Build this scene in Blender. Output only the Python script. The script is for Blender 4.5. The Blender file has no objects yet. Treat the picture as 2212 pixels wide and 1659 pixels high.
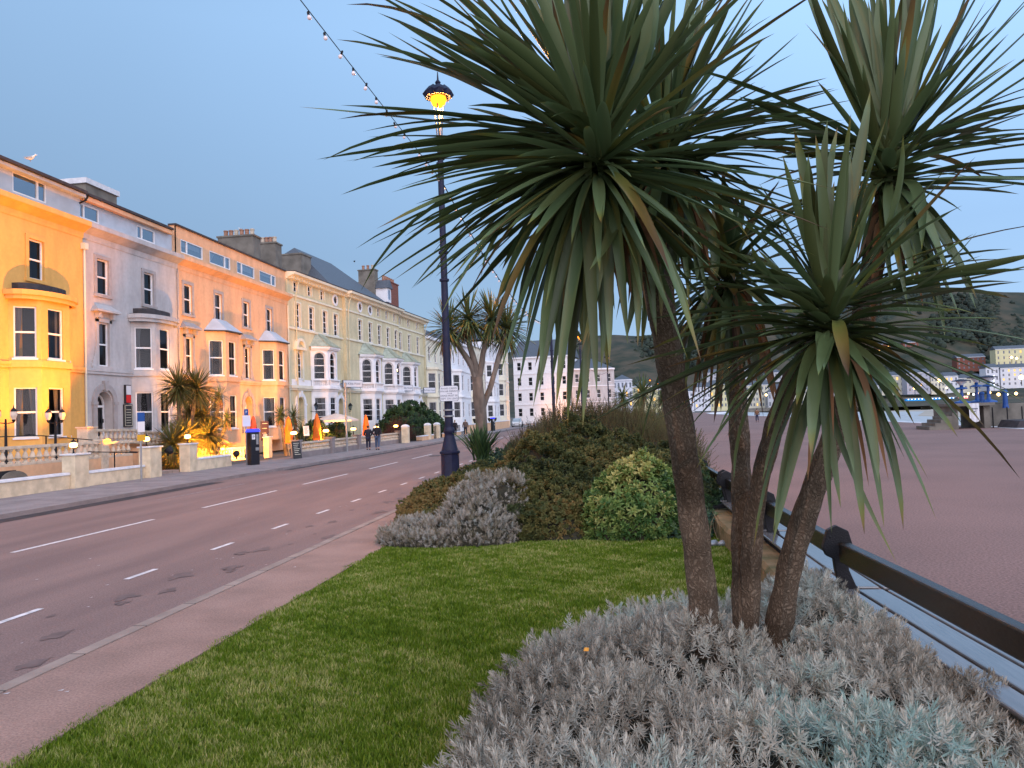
import bpy, math, random
import numpy as np
from mathutils import Vector, Matrix
random.seed(7); RG = np.random.default_rng(11)
C = bpy.context.scene.collection
pi = math.pi
# ------------------------------------------------------------------ camera
F_PX, CX, CY, HC = 1661.0, 1106.0, 829.5, 2.1      # focal length and centre for a picture 2212 wide; eye height
def _n(v): return v / np.linalg.norm(v)
_f = _n(np.array([(1330. - CX) / F_PX, (888. - CY) / F_PX, 1.]))
_d = _n(np.cross(_f, np.array([1., -0.036, 0.])));  _d = _d if _d[1] > 0 else -_d
RC = np.stack([np.cross(_d, _f), _f, -_d])         # photo camera axes -> world (X right of street, Y along street, Z up)
def ray(x, y): return RC @ np.array([(x - CX) / F_PX, (y - CY) / F_PX, 1.])
def on_y(x, y, Y):
    r = ray(x, y); return r * (Y / r[1]) + np.array([0, 0, HC])
def on_x(x, y, X):
    r = ray(x, y); return r * (X / r[0]) + np.array([0, 0, HC])
def on_z(x, y, z=0.):
    r = ray(x, y); return r * ((z - HC) / r[2]) + np.array([0, 0, HC])
scene = bpy.context.scene
cd = bpy.data.cameras.new('camera'); cam = bpy.data.objects.new('camera', cd); C.objects.link(cam)
cd.sensor_width = 36.; cd.lens = 36. * F_PX / 2212.; cd.clip_start = .05; cd.clip_end = 6000
R4 = Matrix(((RC[0,0], -RC[0,1], -RC[0,2], 0), (RC[1,0], -RC[1,1], -RC[1,2], 0), (RC[2,0], -RC[2,1], -RC[2,2], 0), (0,0,0,1)))
cam.matrix_world = Matrix.Translation((0, 0, HC)) @ R4
scene.camera = cam
# ------------------------------------------------------------------ sky, light, exposure
SUN_EL, SUN_AZ = math.radians(4.0), math.radians(150.0)
w = bpy.data.worlds.new('World'); scene.world = w; w.use_nodes = True
nt = w.node_tree; nt.nodes.clear(); N = nt.nodes; L = nt.links
out = N.new('ShaderNodeOutputWorld'); bg = N.new('ShaderNodeBackground'); L.new(bg.outputs[0], out.inputs[0])
sky = N.new('ShaderNodeTexSky'); sky.sky_type = 'NISHITA'; sky.sun_disc = False; sky.sun_elevation = SUN_EL; sky.sun_rotation = SUN_AZ
tc = N.new('ShaderNodeTexCoord'); sp = N.new('ShaderNodeSeparateXYZ'); L.new(tc.outputs['Generated'], sp.inputs[0])
rp = N.new('ShaderNodeValToRGB'); L.new(sp.outputs[2], rp.inputs[0])
e = rp.color_ramp.elements
e[0].position = 0.; e[0].color = (.30, .475, .72, 1); e[1].position = 1.; e[1].color = (.40, .66, 1.0, 1)
x = e.new(.20); x.color = (.262, .43, .69, 1)
x = e.new(.45); x.color = (.365, .60, .95, 1)
# the after-glow: the sky behind the camera and over the sea (+X) is brighter
mA = N.new('ShaderNodeMath'); mA.operation = 'MULTIPLY_ADD'; L.new(sp.outputs[0], mA.inputs[0]); mA.inputs[1].default_value = .42; mA.inputs[2].default_value = 1.0
mB = N.new('ShaderNodeMath'); mB.operation = 'MULTIPLY_ADD'; mB.use_clamp = False; L.new(sp.outputs[1], mB.inputs[0]); mB.inputs[1].default_value = -1.7; mB.inputs[2].default_value = 0.
mC = N.new('ShaderNodeMath'); mC.operation = 'MAXIMUM'; L.new(mB.outputs[0], mC.inputs[0]); mC.inputs[1].default_value = 0.
mD = N.new('ShaderNodeMath'); mD.operation = 'ADD'; L.new(mA.outputs[0], mD.inputs[0]); mD.inputs[1].default_value = .0
cl = N.new('ShaderNodeTexNoise'); cl.inputs['Scale'].default_value = 1.3; cl.inputs['Detail'].default_value = 3
L.new(tc.outputs['Generated'], cl.inputs['Vector'])
mE = N.new('ShaderNodeMath'); mE.operation = 'MULTIPLY_ADD'; L.new(cl.outputs[0], mE.inputs[0]); mE.inputs[1].default_value = .22; mE.inputs[2].default_value = .89
mF = N.new('ShaderNodeMath'); mF.operation = 'MULTIPLY'; L.new(mD.outputs[0], mF.inputs[0]); L.new(mE.outputs[0], mF.inputs[1])
mx = N.new('ShaderNodeVectorMath'); mx.operation = 'SCALE'; L.new(rp.outputs[0], mx.inputs[0]); L.new(mF.outputs[0], mx.inputs['Scale'])
ns = N.new('ShaderNodeVectorMath'); ns.operation = 'SCALE'; L.new(sky.outputs[0], ns.inputs[0]); ns.inputs['Scale'].default_value = .022
ad = N.new('ShaderNodeVectorMath'); ad.operation = 'ADD'; L.new(mx.outputs[0], ad.inputs[0]); L.new(ns.outputs[0], ad.inputs[1])
gl = N.new('ShaderNodeVectorMath'); gl.operation = 'SCALE'; gl.inputs[0].default_value = (.90, .80, .84); L.new(mC.outputs[0], gl.inputs['Scale'])
a2 = N.new('ShaderNodeVectorMath'); a2.operation = 'ADD'; L.new(ad.outputs[0], a2.inputs[0]); L.new(gl.outputs[0], a2.inputs[1]); L.new(a2.outputs[0], bg.inputs[0]); bg.inputs[1].default_value = 1.0
sd = bpy.data.lights.new('sun', 'SUN'); sun = bpy.data.objects.new('sun', sd); C.objects.link(sun)
sd.energy = 1.05; sd.angle = math.radians(80); sd.color = (1., .88, .86)
sun.rotation_euler = (math.radians(58), 0, math.radians(48))     # wide soft glow from behind, over the sea
vs = scene.view_settings; vs.view_transform = 'Standard'; vs.look = 'None'; vs.exposure = 0.12; vs.gamma = 1
scene.cycles.max_bounces = 6; scene.cycles.transparent_max_bounces = 8; scene.cycles.sample_clamp_indirect = 4
# ------------------------------------------------------------------ helpers
def tag(o, label=None, cat=None, group=None, kind=None):
    if label: o['label'] = label
    if cat: o['category'] = cat
    if group: o['group'] = group
    if kind: o['kind'] = kind
    return o
def thing(name, label, cat, loc=(0, 0, 0), rz=0., group=None):
    o = bpy.data.objects.new(name, None); C.objects.link(o); o.empty_display_size = .2
    o.location = loc; o.rotation_euler = (0, 0, rz); return tag(o, label, cat, group)
def mat(name, col, rough=.8, var=0., scale=4., bump=0., bscale=30., spec=.3, metal=0., col2=None, emit=None, es=0., stretch=None, grain=0., gs=55.):
    m = bpy.data.materials.new(name); m.use_nodes = True; n = m.node_tree.nodes; l = m.node_tree.links; b = n['Principled BSDF']
    b.inputs['Base Color'].default_value = (*col, 1); b.inputs['Roughness'].default_value = rough; b.inputs['Metallic'].default_value = metal
    b.inputs['Specular IOR Level'].default_value = spec
    if var or bump or col2:
        t = n.new('ShaderNodeTexCoord'); src = t.outputs['Object']
        if stretch:
            mp = n.new('ShaderNodeMapping'); mp.inputs['Scale'].default_value = stretch; l.new(src, mp.inputs[0]); src = mp.outputs[0]
        if var or col2:
            x = n.new('ShaderNodeTexNoise'); x.inputs['Scale'].default_value = scale; x.inputs['Detail'].default_value = 6; l.new(src, x.inputs['Vector'])
            r = n.new('ShaderNodeValToRGB'); l.new(x.outputs[0], r.inputs[0])
            c2 = col2 or tuple(c * (1 - var) for c in col); c1 = col if col2 else tuple(min(1, c * (1 + var * .6)) for c in col)
            r.color_ramp.elements[0].position = .35; r.color_ramp.elements[0].color = (*c2, 1)
            r.color_ramp.elements[1].position = .65; r.color_ramp.elements[1].color = (*c1, 1)
            l.new(r.outputs[0], b.inputs['Base Color'])
            if grain:
                gn = n.new('ShaderNodeTexNoise'); gn.inputs['Scale'].default_value = gs; gn.inputs['Detail'].default_value = 3; l.new(t.outputs['Object'], gn.inputs['Vector'])
                gm = n.new('ShaderNodeMapRange'); gm.inputs[1].default_value = .3; gm.inputs[2].default_value = .7; gm.inputs[3].default_value = 1-grain; gm.inputs[4].default_value = 1+grain; l.new(gn.outputs[0], gm.inputs[0])
                gv = n.new('ShaderNodeVectorMath'); gv.operation = 'SCALE'; l.new(r.outputs[0], gv.inputs[0]); l.new(gm.outputs[0], gv.inputs['Scale']); l.new(gv.outputs[0], b.inputs['Base Color'])
        if bump:
            y = n.new('ShaderNodeTexNoise'); y.inputs['Scale'].default_value = bscale; y.inputs['Detail'].default_value = 5; l.new(src, y.inputs['Vector'])
            u = n.new('ShaderNodeBump'); u.inputs['Strength'].default_value = bump; u.inputs['Distance'].default_value = .03; l.new(y.outputs[0], u.inputs['Height']); l.new(u.outputs[0], b.inputs['Normal'])
    if emit: b.inputs['Emission Color'].default_value = (*emit, 1); b.inputs['Emission Strength'].default_value = es
    return m
def leafmat(name, stops, rough=.55, trans=.25, spec=.3):
    """colour runs along the mesh attribute 'v' (one random value per leaf, or position along the leaf)"""
    m = bpy.data.materials.new(name); m.use_nodes = True; n = m.node_tree.nodes; l = m.node_tree.links; b = n['Principled BSDF']
    a = n.new('ShaderNodeAttribute'); a.attribute_name = 'v'; r = n.new('ShaderNodeValToRGB'); l.new(a.outputs['Fac'], r.inputs[0])
    el = r.color_ramp.elements
    el[0].position = stops[0][0]; el[0].color = (*stops[0][1], 1); el[1].position = stops[-1][0]; el[1].color = (*stops[-1][1], 1)
    for p, c in stops[1:-1]: q = el.new(p); q.color = (*c, 1)
    l.new(r.outputs[0], b.inputs['Base Color']); b.inputs['Roughness'].default_value = rough; b.inputs['Specular IOR Level'].default_value = spec
    if trans:
        t = n.new('ShaderNodeBsdfTranslucent'); l.new(r.outputs[0], t.inputs[0]); mi = n.new('ShaderNodeMixShader'); mi.inputs[0].default_value = trans
        l.new(b.outputs[0], mi.inputs[1]); l.new(t.outputs[0], mi.inputs[2]); l.new(mi.outputs[0], n['Material Output'].inputs[0])
    return m
def link_obj(name, me, parent=None, local=False):
    """parent given: mesh is in WORLD coordinates unless local"""
    o = bpy.data.objects.new(name, me); C.objects.link(o)
    if parent is not None:
        o.parent = parent
        if not local:
            Mi = parent_matrix(parent).inverted(); me.transform(Mi)
    return o
def parent_matrix(p):
    M = Matrix.Translation(p.location) @ p.rotation_euler.to_matrix().to_4x4() @ Matrix.Diagonal((*p.scale, 1))
    return parent_matrix(p.parent) @ M if p.parent else M
def fast(name, V, Fc, m, v=None, parent=None, local=False, smooth=False, **kw):
    """V (n,3), Fc list of (k,3|4) int arrays, v per-face value"""
    if not isinstance(Fc, list): Fc = [Fc]
    me = bpy.data.meshes.new(name); me.vertices.add(len(V)); me.vertices.foreach_set('co', np.asarray(V, np.float32).ravel())
    nl = sum(f.size for f in Fc); nf = sum(len(f) for f in Fc)
    me.loops.add(nl); me.polygons.add(nf)
    me.loops.foreach_set('vertex_index', np.concatenate([f.ravel() for f in Fc]).astype(np.int32))
    tot = np.concatenate([np.full(len(f), f.shape[1]) for f in Fc]); st = np.concatenate([[0], np.cumsum(tot)[:-1]])
    me.polygons.foreach_set('loop_start', st.astype(np.int32))
    if smooth: me.polygons.foreach_set('use_smooth', np.ones(nf, bool))
    me.update(calc_edges=True)
    if v is not None:
        a = me.attributes.new('v', 'FLOAT', 'FACE' if len(v) == nf else 'POINT'); a.data.foreach_set('value', np.asarray(v, np.float32))
    for mm in (m if isinstance(m, list) else [m]): me.materials.append(mm)
    o = link_obj(name, me, parent, local); tag(o, **kw); return o
class MB:
    def __init__(s): s.v = []; s.f = []; s.m = []
    def poly(s, pts, mi=0):
        b = len(s.v); s.v += [tuple(map(float, p)) for p in pts]; s.f.append(tuple(range(b, b + len(pts)))); s.m.append(mi); return s
    def hexa(s, p, mi=0):    # 8 points: bottom ring 0-3, top ring 4-7
        b = len(s.v); s.v += [tuple(map(float, q)) for q in p]
        for f in ((3,2,1,0),(4,5,6,7),(0,1,5,4),(1,2,6,5),(2,3,7,6),(3,0,4,7)): s.f.append(tuple(b + i for i in f)); s.m.append(mi)
        return s
    def box(s, x0, x1, y0, y1, z0, z1, mi=0, fr=None):
        p = [(x0,y0,z0),(x1,y0,z0),(x1,y1,z0),(x0,y1,z0),(x0,y0,z1),(x1,y0,z1),(x1,y1,z1),(x0,y1,z1)]
        if fr: p = [fr(*q) for q in p]
        return s.hexa(p, mi)
    def ring(s, rings, mi=0, cap=True, closed=True):    # list of rings of equal length
        n = len(rings[0]); b = len(s.v)
        for r in rings: s.v += [tuple(map(float, q)) for q in r]
        for i in range(len(rings) - 1):
            for j in range(n if closed else n - 1):
                k = (j + 1) % n; s.f.append((b+i*n+j, b+i*n+k, b+(i+1)*n+k, b+(i+1)*n+j)); s.m.append(mi)
        if cap:
            s.f.append(tuple(b + j for j in reversed(range(n)))); s.m.append(mi)
            s.f.append(tuple(b + (len(rings)-1)*n + j for j in range(n))); s.m.append(mi)
        return s
    def lathe(s, cx, cy, prof, n=12, mi=0, ph=0.):       # prof [(r,z)]
        return s.ring([[(cx + r*math.cos(2*pi*j/n+ph), cy + r*math.sin(2*pi*j/n+ph), z) for j in range(n)] for r, z in prof], mi)
    def tube(s, pts, rad, n=8, mi=0):
        pts = [Vector(p) for p in pts]; rad = rad if isinstance(rad, (list, tuple)) else [rad]*len(pts); rings = []
        for i, p in enumerate(pts):
            t = (pts[min(i+1, len(pts)-1)] - pts[max(i-1, 0)]).normalized()
            a = t.cross(Vector((0,0,1))) if abs(t.z) < .95 else t.cross(Vector((0,1,0))); a.normalize(); b = t.cross(a)
            rings.append([p + rad[i]*(a*math.cos(2*pi*j/n) + b*math.sin(2*pi*j/n)) for j in range(n)])
        return s.ring(rings, mi)
    def build(s, name, mats, parent=None, local=False, smooth=False, bevel=0., **kw):
        me = bpy.data.meshes.new(name); me.from_pydata(s.v, [], s.f)
        for mm in (mats if isinstance(mats, list) else [mats]): me.materials.append(mm)
        me.polygons.foreach_set('material_index', s.m)
        if smooth: me.polygons.foreach_set('use_smooth', [True]*len(s.f)); me.set_sharp_from_angle(angle=.7)
        me.update(); o = link_obj(name, me, parent, local); tag(o, **kw)
        if bevel:
            b = o.modifiers.new('bevel', 'BEVEL'); b.width = bevel; b.segments = 2; b.limit_method = 'ANGLE'
        return o
def copy_tree(o, parent=None):
    c = o.copy(); C.objects.link(c)
    if parent is not None: c.parent = parent
    for ch in list(o.children): copy_tree(ch, c)
    return c
def text_mesh(s, size, m, name, parent, loc, rot, depth=.004, align='CENTER'):
    cu = bpy.data.curves.new(name, 'FONT'); cu.body = s; cu.size = size; cu.extrude = depth; cu.align_x = align; cu.align_y = 'CENTER'
    t = bpy.data.objects.new('tmp', cu); C.objects.link(t); dg = bpy.context.evaluated_depsgraph_get()
    me = bpy.data.meshes.new_from_object(t.evaluated_get(dg)); bpy.data.objects.remove(t); me.materials.clear(); me.materials.append(m)
    o = bpy.data.objects.new(name, me); C.objects.link(o); o.parent = parent; o.location = loc; o.rotation_euler = rot; return o
def lerp(a, b, t): return a + (b - a) * t
def interp(tab, y): return float(np.interp(y, [t[0] for t in tab], [t[1] for t in tab]))
# ------------------------------------------------------------------ materials
M = {}
M['asphalt'] = mat('asphalt', (.185,.120,.110), .85, col2=(.245,.158,.140), scale=1.1, bump=.5, bscale=90, stretch=(1,.13,1), grain=.3)
M['asphalt_dark'] = mat('asphalt_dark', (.05,.042,.046), .8, .3, 3, bump=.4, bscale=90)
M['pave'] = mat('pavement_grey', (.24,.205,.205), .85, .18, 1.2, bump=.4, bscale=80, grain=.2)
M['path'] = mat('footpath_pink', (.31,.19,.155), .85, .15, 1.5, bump=.4, bscale=90, grain=.25)
M['kerb'] = mat('kerb_stone', (.31,.23,.195), .8, .2, 3, bump=.4, bscale=40)
def kerb_joints(m):
    n = m.node_tree.nodes; l = m.node_tree.links; b = n['Principled BSDF']; src = b.inputs['Base Color'].links[0].from_socket
    t = n.new('ShaderNodeTexCoord'); s = n.new('ShaderNodeSeparateXYZ'); l.new(t.outputs['Object'], s.inputs[0]); a = n.new('ShaderNodeMath'); a.operation = 'PINGPONG'; a.inputs[1].default_value = .46; l.new(s.outputs[1], a.inputs[0])
    c = n.new('ShaderNodeMath'); c.operation = 'GREATER_THAN'; c.inputs[1].default_value = .012; l.new(a.outputs[0], c.inputs[0]); d = n.new('ShaderNodeMath'); d.operation = 'MULTIPLY_ADD'; d.inputs[1].default_value = .6; d.inputs[2].default_value = .4; l.new(c.outputs[0], d.inputs[0])
    v = n.new('ShaderNodeVectorMath'); v.operation = 'SCALE'; l.new(src, v.inputs[0]); l.new(d.outputs[0], v.inputs['Scale']); l.new(v.outputs[0], b.inputs['Base Color'])
kerb_joints(M['kerb'])
M['paint'] = mat('road_paint', (.66,.61,.62), .7, .25, 9)
M['prom'] = mat('promenade_pink', (.225,.135,.118), .85, .14, .22, bump=.6, bscale=60, grain=.38, gs=32.)
M['prom_patch'] = mat('promenade_worn', (.25,.125,.125), .85, .2, 2, bump=.5, bscale=70)
M['soil'] = mat('soil', (.045,.03,.022), .95, .4, 8, bump=.9, bscale=30)
M['lawn'] = mat('lawn_under', (.075,.105,.012), .95, .35, 5, bump=.6, bscale=60)
M['sand'] = mat('sand', (.40,.34,.28), .95, .15, .05)
M['pebble'] = mat('pebble_beach', (.40,.42,.44), .9, .3, .7, bump=.6, bscale=6)
M['sea'] = mat('sea', (.10,.16,.22), .15, spec=.5)
M['ground'] = mat('rough_ground', (.12,.11,.10), .95, .3, .1)
M['white'] = mat('white_paint', (.70,.70,.73), .6, .06, 2.5)
M['cream'] = mat('cream_render', (.60,.37,.225), .8, .12, 1.6, stretch=(1,1,.3), grain=.06, gs=5., bump=.15, bscale=40)
M['pinkish'] = mat('pale_render', (.43,.41,.415), .8, .14, 1.6, stretch=(1,1,.3), grain=.06, gs=5., bump=.15, bscale=40)
M['greyt'] = mat('grey_stone_trim', (.34,.31,.31), .8, .12, 3)
M['yellow'] = mat('yellow_render', (.68,.38,.11), .8, .10, 1.6, stretch=(1,1,.3), grain=.05, gs=6., bump=.12, bscale=40)
M['lime'] = mat('pale_green_render', (.55,.49,.32), .8, .14, 1.4, stretch=(1,1,.3), grain=.06, gs=4., bump=.12, bscale=40)
M['limetrim'] = mat('pale_cream_trim', (.66,.62,.50), .7, .06, 2)
M['slate'] = mat('slate', (.085,.095,.115), .55, .3, 6, bump=.3, bscale=12, stretch=(1,1,6))
M['lead'] = mat('pale_green_lead', (.33,.36,.29), .6, .2, 3)
M['felt'] = mat('roof_edge_dark', (.045,.04,.045), .7, .3, 5)
M['attic'] = mat('attic_cladding', (.42,.46,.52), .6, .1, 2)
M['concrete'] = mat('weathered_render', (.16,.145,.125), .9, .3, 1.2, bump=.4, bscale=15)
M['brick'] = mat('dark_brick', (.20,.075,.055), .85, .35, 6, bump=.4, bscale=20)
M['pot'] = mat('clay_pot', (.30,.16,.11), .8, .3, 5)
M['pot_pale'] = mat('pale_pot', (.45,.38,.30), .8, .2, 5)
M['dark'] = mat('dark_interior', (.015,.017,.022), .9)
M['room'] = mat('dim_room', (.05,.045,.05), .9, .4, 1.5)
M['curtain'] = mat('curtain', (.30,.28,.29), .85, .15, 3, stretch=(8,8,.4))
M['garden_wall'] = mat('garden_wall_paint', (.60,.50,.36), .8, .22, 2.6, bump=.25, bscale=25)
M['coping'] = mat('white_coping', (.60,.60,.63), .7, .12, 4, bump=.2, bscale=30)
M['balus'] = mat('baluster_stone', (.52,.44,.35), .8, .2, 5, bump=.2, bscale=40)
M['iron'] = mat('black_iron', (.008,.008,.011), .55, .3, 6, bump=.25, bscale=60, spec=.25)
M['navy'] = mat('navy_paint', (.010,.011,.034), .5, .25, 7, bump=.1, bscale=50, spec=.25)
M['post'] = mat('galvanised', (.30,.30,.31), .5, .15, 8, metal=.6)
M['wood'] = mat('dark_varnished_wood', (.011,.007,.005), .26, .35, 3, bump=.25, bscale=20, spec=.45, stretch=(12,1,12))
M['seat'] = mat('seat_slats', (.15,.14,.14), .13, .2, 3, bump=.05, bscale=10, spec=1., stretch=(10,1,10))
M['stone'] = mat('mossy_stone', (.24,.15,.075), .95, col2=(.10,.085,.035), scale=3.5, bump=.9, bscale=18)
M['bark'] = mat('cordyline_bark', (.20,.14,.095), .95, col2=(.075,.05,.034), scale=14, bump=1., bscale=22, stretch=(1,1,.35))
def bark_mat():
    m = bpy.data.materials.new('plated_bark'); m.use_nodes = True; n = m.node_tree.nodes; l = m.node_tree.links; b = n['Principled BSDF']; b.inputs['Roughness'].default_value = .95; b.inputs['Specular IOR Level'].default_value = .1
    t = n.new('ShaderNodeTexCoord'); nz = n.new('ShaderNodeTexNoise'); nz.inputs['Scale'].default_value = 14; nz.inputs['Detail'].default_value = 4; l.new(t.outputs['Object'], nz.inputs['Vector'])
    ad = n.new('ShaderNodeVectorMath'); ad.operation = 'MULTIPLY_ADD'; l.new(nz.outputs[1], ad.inputs[0]); ad.inputs[1].default_value = (.11,.11,.11); l.new(t.outputs['Object'], ad.inputs[2])
    mp = n.new('ShaderNodeMapping'); mp.inputs['Scale'].default_value = (46, 46, 17); l.new(ad.outputs[0], mp.inputs[0])
    v = n.new('ShaderNodeTexVoronoi'); v.feature = 'DISTANCE_TO_EDGE'; v.inputs['Scale'].default_value = 1.; l.new(mp.outputs[0], v.inputs['Vector'])
    r = n.new('ShaderNodeValToRGB'); l.new(v.outputs[0], r.inputs[0]); e = r.color_ramp.elements; e[0].position = .0; e[0].color = (.075,.056,.041,1); e[1].position = .34; e[1].color = (.165,.130,.098,1)
    n2 = n.new('ShaderNodeTexNoise'); n2.inputs['Scale'].default_value = 3.; n2.inputs['Detail'].default_value = 7; l.new(t.outputs['Object'], n2.inputs['Vector']); mr = n.new('ShaderNodeMapRange'); mr.inputs[1].default_value = .3; mr.inputs[2].default_value = .7; mr.inputs[3].default_value = .5; mr.inputs[4].default_value = 1.6; l.new(n2.outputs[0], mr.inputs[0])
    s = n.new('ShaderNodeVectorMath'); s.operation = 'SCALE'; l.new(r.outputs[0], s.inputs[0]); l.new(mr.outputs[0], s.inputs['Scale']); l.new(s.outputs[0], b.inputs['Base Color'])
    u = n.new('ShaderNodeBump'); u.inputs['Strength'].default_value = 1.; u.inputs['Distance'].default_value = .02; l.new(v.outputs[0], u.inputs['Height']); l.new(u.outputs[0], b.inputs['Normal']); return m
M['bark'] = bark_mat()
M['bark2'] = mat('pale_bark', (.15,.12,.10), .9, .3, 6, bump=.8, bscale=14, stretch=(1,1,.4))
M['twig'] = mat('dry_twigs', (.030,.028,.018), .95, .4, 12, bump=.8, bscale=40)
M['orange'] = mat('orange_canvas', (.75,.16,.02), .75, .12, 4)
M['canvas'] = mat('cream_canvas', (.62,.50,.42), .8, .08, 3)
M['board'] = mat('chalk_board', (.03,.028,.03), .5)
M['signwhite'] = mat('sign_white', (.60,.60,.64), .5)
M['ink'] = mat('sign_ink', (.10,.11,.15), .6)
M['red'] = mat('sign_red', (.6,.02,.02), .5)
M['blue'] = mat('blue_paint', (.01,.06,.24), .4)
M['silver'] = mat('silver_car_paint', (.42,.44,.46), .25, spec=.6, metal=.4)
M['tyre'] = mat('rubber', (.02,.02,.02), .8)
def glass(name, tint, thru=.35, rough=.04):
    m = bpy.data.materials.new(name); m.use_nodes = True; n = m.node_tree.nodes; l = m.node_tree.links; n.remove(n['Principled BSDF'])
    g = n.new('ShaderNodeBsdfGlossy'); g.inputs[0].default_value = (.9,.93,1,1); g.inputs[1].default_value = rough
    t = n.new('ShaderNodeBsdfTransparent'); t.inputs[0].default_value = (*tint, 1)
    f = n.new('ShaderNodeFresnel'); f.inputs[0].default_value = 1.5
    a = n.new('ShaderNodeMath'); a.operation = 'MULTIPLY_ADD'; a.inputs[1].default_value = .62; a.inputs[2].default_value = thru; l.new(f.outputs[0], a.inputs[0])
    mi = n.new('ShaderNodeMixShader'); l.new(a.outputs[0], mi.inputs[0]); l.new(t.outputs[0], mi.inputs[1]); l.new(g.outputs[0], mi.inputs[2])
    l.new(mi.outputs[0], n['Material Output'].inputs[0]); return m
M['glass'] = glass('window_glass', (.60,.66,.72), .0)
M['attic_glass'] = glass('attic_glass', (.6,.7,.8), .30)
M['clear'] = glass('clear_glass', (1,.98,.95), .06)
def lampmat(name, col, s):
    m = bpy.data.materials.new(name); m.use_nodes = True; n = m.node_tree.nodes; n.remove(n['Principled BSDF'])
    e = n.new('ShaderNodeEmission'); e.inputs[0].default_value = (*col, 1); e.inputs[1].default_value = s
    m.node_tree.links.new(e.outputs[0], n['Material Output'].inputs[0]); return m
M['sodium'] = lampmat('sodium_light', (1., .235, .012), 4.2)
M['warm'] = lampmat('warm_light', (1., .48, .10), 16)
M['warm_far'] = lampmat('far_warm_light', (1., .6, .22), 8)
M['white_far'] = lampmat('far_white_light', (.9,.95,1.), 4)
M['lit'] = lampmat('lit_window', (1., .55, .16), 1.6)
M['bulb'] = mat('festoon_bulb', (.75,.62,.62), .15, spec=.6, emit=(1,.6,.45), es=.12)
M['bluelight'] = lampmat('blue_light', (.05,.06,1.), 2.2)
def lamp(name, kind, loc, energy, col=(1., .36, .035), size=.1, parent=None, spot=None, target=None, blend=.4):
    ld = bpy.data.lights.new(name, kind); ld.energy = energy; ld.color = col
    if kind in ('POINT', 'SPOT'): ld.shadow_soft_size = size
    if kind == 'SPOT': ld.spot_size = spot; ld.spot_blend = blend
    o = bpy.data.objects.new(name, ld); C.objects.link(o); o.location = loc
    if target is not None: o.rotation_euler = (Vector(target) - Vector(loc)).to_track_quat('-Z', 'Y').to_euler()
    if parent is not None:
        o.parent = parent; o.matrix_parent_inverse = parent_matrix(parent).inverted()
    return o
# ------------------------------------------------------------------ ground, road, promenade
KL = [(-40,-15.15),(28,-15.1),(46,-14.6),(75,-14.5),(110,-15.),(150,-14.5),(168,-11),(185,-2),(240,2),(300,14),(360,36)]
KR = [(-40,-4.95),(60,-5.0),(95,-4.6),(130,-2.4),(150,1.),(180,6.5),(240,12),(300,23),(360,46)]
GR = [(-40,-3.75),(60,-3.75),(95,-3.4),(130,-1.2),(150,2.2),(180,8),(240,14),(300,25),(360,48)]
PE = [(-40,24.),(40,25.),(53,25.6),(73,27.3),(108,28.9),(200,30.),(260,31.),(320,36),(360,52)]
ys = [-40,-20,0,10,20,30,40,50,60,70,80,90,100,110,120,130,140,150,160,168,176,185,200,220,240,260,280,300,320,340,360]
def strip(name, a, b, z, m, y0=-40, y1=360, off=(0, 0), thick=0., **kw):
    yy = [y for y in ys if y0 < y < y1]; yy = [y0] + yy + [y1]; mb = MB()
    fa = (lambda y: a if isinstance(a, (int, float)) else interp(a, y) + off[0]); fb = (lambda y: b if isinstance(b, (int, float)) else interp(b, y) + off[1])
    for p, q in zip(yy[:-1], yy[1:]):
        if thick: mb.hexa([(fa(p),p,z-thick),(fb(p),p,z-thick),(fb(q),q,z-thick),(fa(q),q,z-thick),(fa(p),p,z),(fb(p),p,z),(fb(q),q,z),(fa(q),q,z)])
        else: mb.poly([(fa(p),p,z),(fb(p),p,z),(fb(q),q,z),(fa(q),q,z)])
    return mb.build(name, m, **kw)
S = dict(kind='structure')
mb = MB(); mb.poly([(-900,-60,-.12),(24,-60,-.12),(25,40,-.12),(28.9,108,-.12),(31,260,-.12),(36,320,-.12),(52,360,-.12),(-900,360,-.12)]); mb.build('ground', M['ground'], **S)
strip('road', KL, KR, -.02, M['asphalt'], off=(0, 0), **S)
strip('pavement', -19.2, KL, .10, M['pave'], off=(0, 0), thick=.2, **S)
strip('road_edge_resurfacing', KL, KL, -.016, M['asphalt_dark'], -40, 27, off=(.02, .62), **S)
strip('road_edge_resurfacing', KL, KL, -.016, M['asphalt_dark'], 33, 160, off=(.02, .45), **S)
strip('kerb', KR, KR, .085, M['kerb'], off=(0, .14), thick=.2, **S)
strip('footpath', KR, GR, .075, M['path'], off=(.14, 0), thick=.2, **S)
strip('promenade', 2.0, PE, .0, M['prom'], **S)
mb = MB(); mb.poly([(GR[0][1],-40,.05),(2.0,-40,.05),(2.0,13,.05),(GR[0][1],13,.05)]); mb.build('lawn_ground', M['lawn'], **S)
strip('flower_bed', GR, 2.0, .055, M['soil'], 12.9, 150, **S)
mb = MB(); mb.hexa([(interp(PE,-40)+.01,-40,-3),(25.9,-40,-3),(25.9,40,-3),(25.01,40,-3),(24.01,-40,.04),(24.9,-40,.04),(25.9,40,.04),(25.01,40,.04)])
for p, q in zip(ys[6:-1], ys[7:]):
    a, b = interp(PE, p), interp(PE, q); mb.hexa([(a+.01,p,-3),(a+.9,p,-3),(b+.9,q,-3),(b+.01,q,-3),(a+.01,p,.04),(a+.9,p,.04),(b+.9,q,.04),(b+.01,q,.04)])
mb.build('sea_wall_coping', M['coping'], **S)
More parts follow.
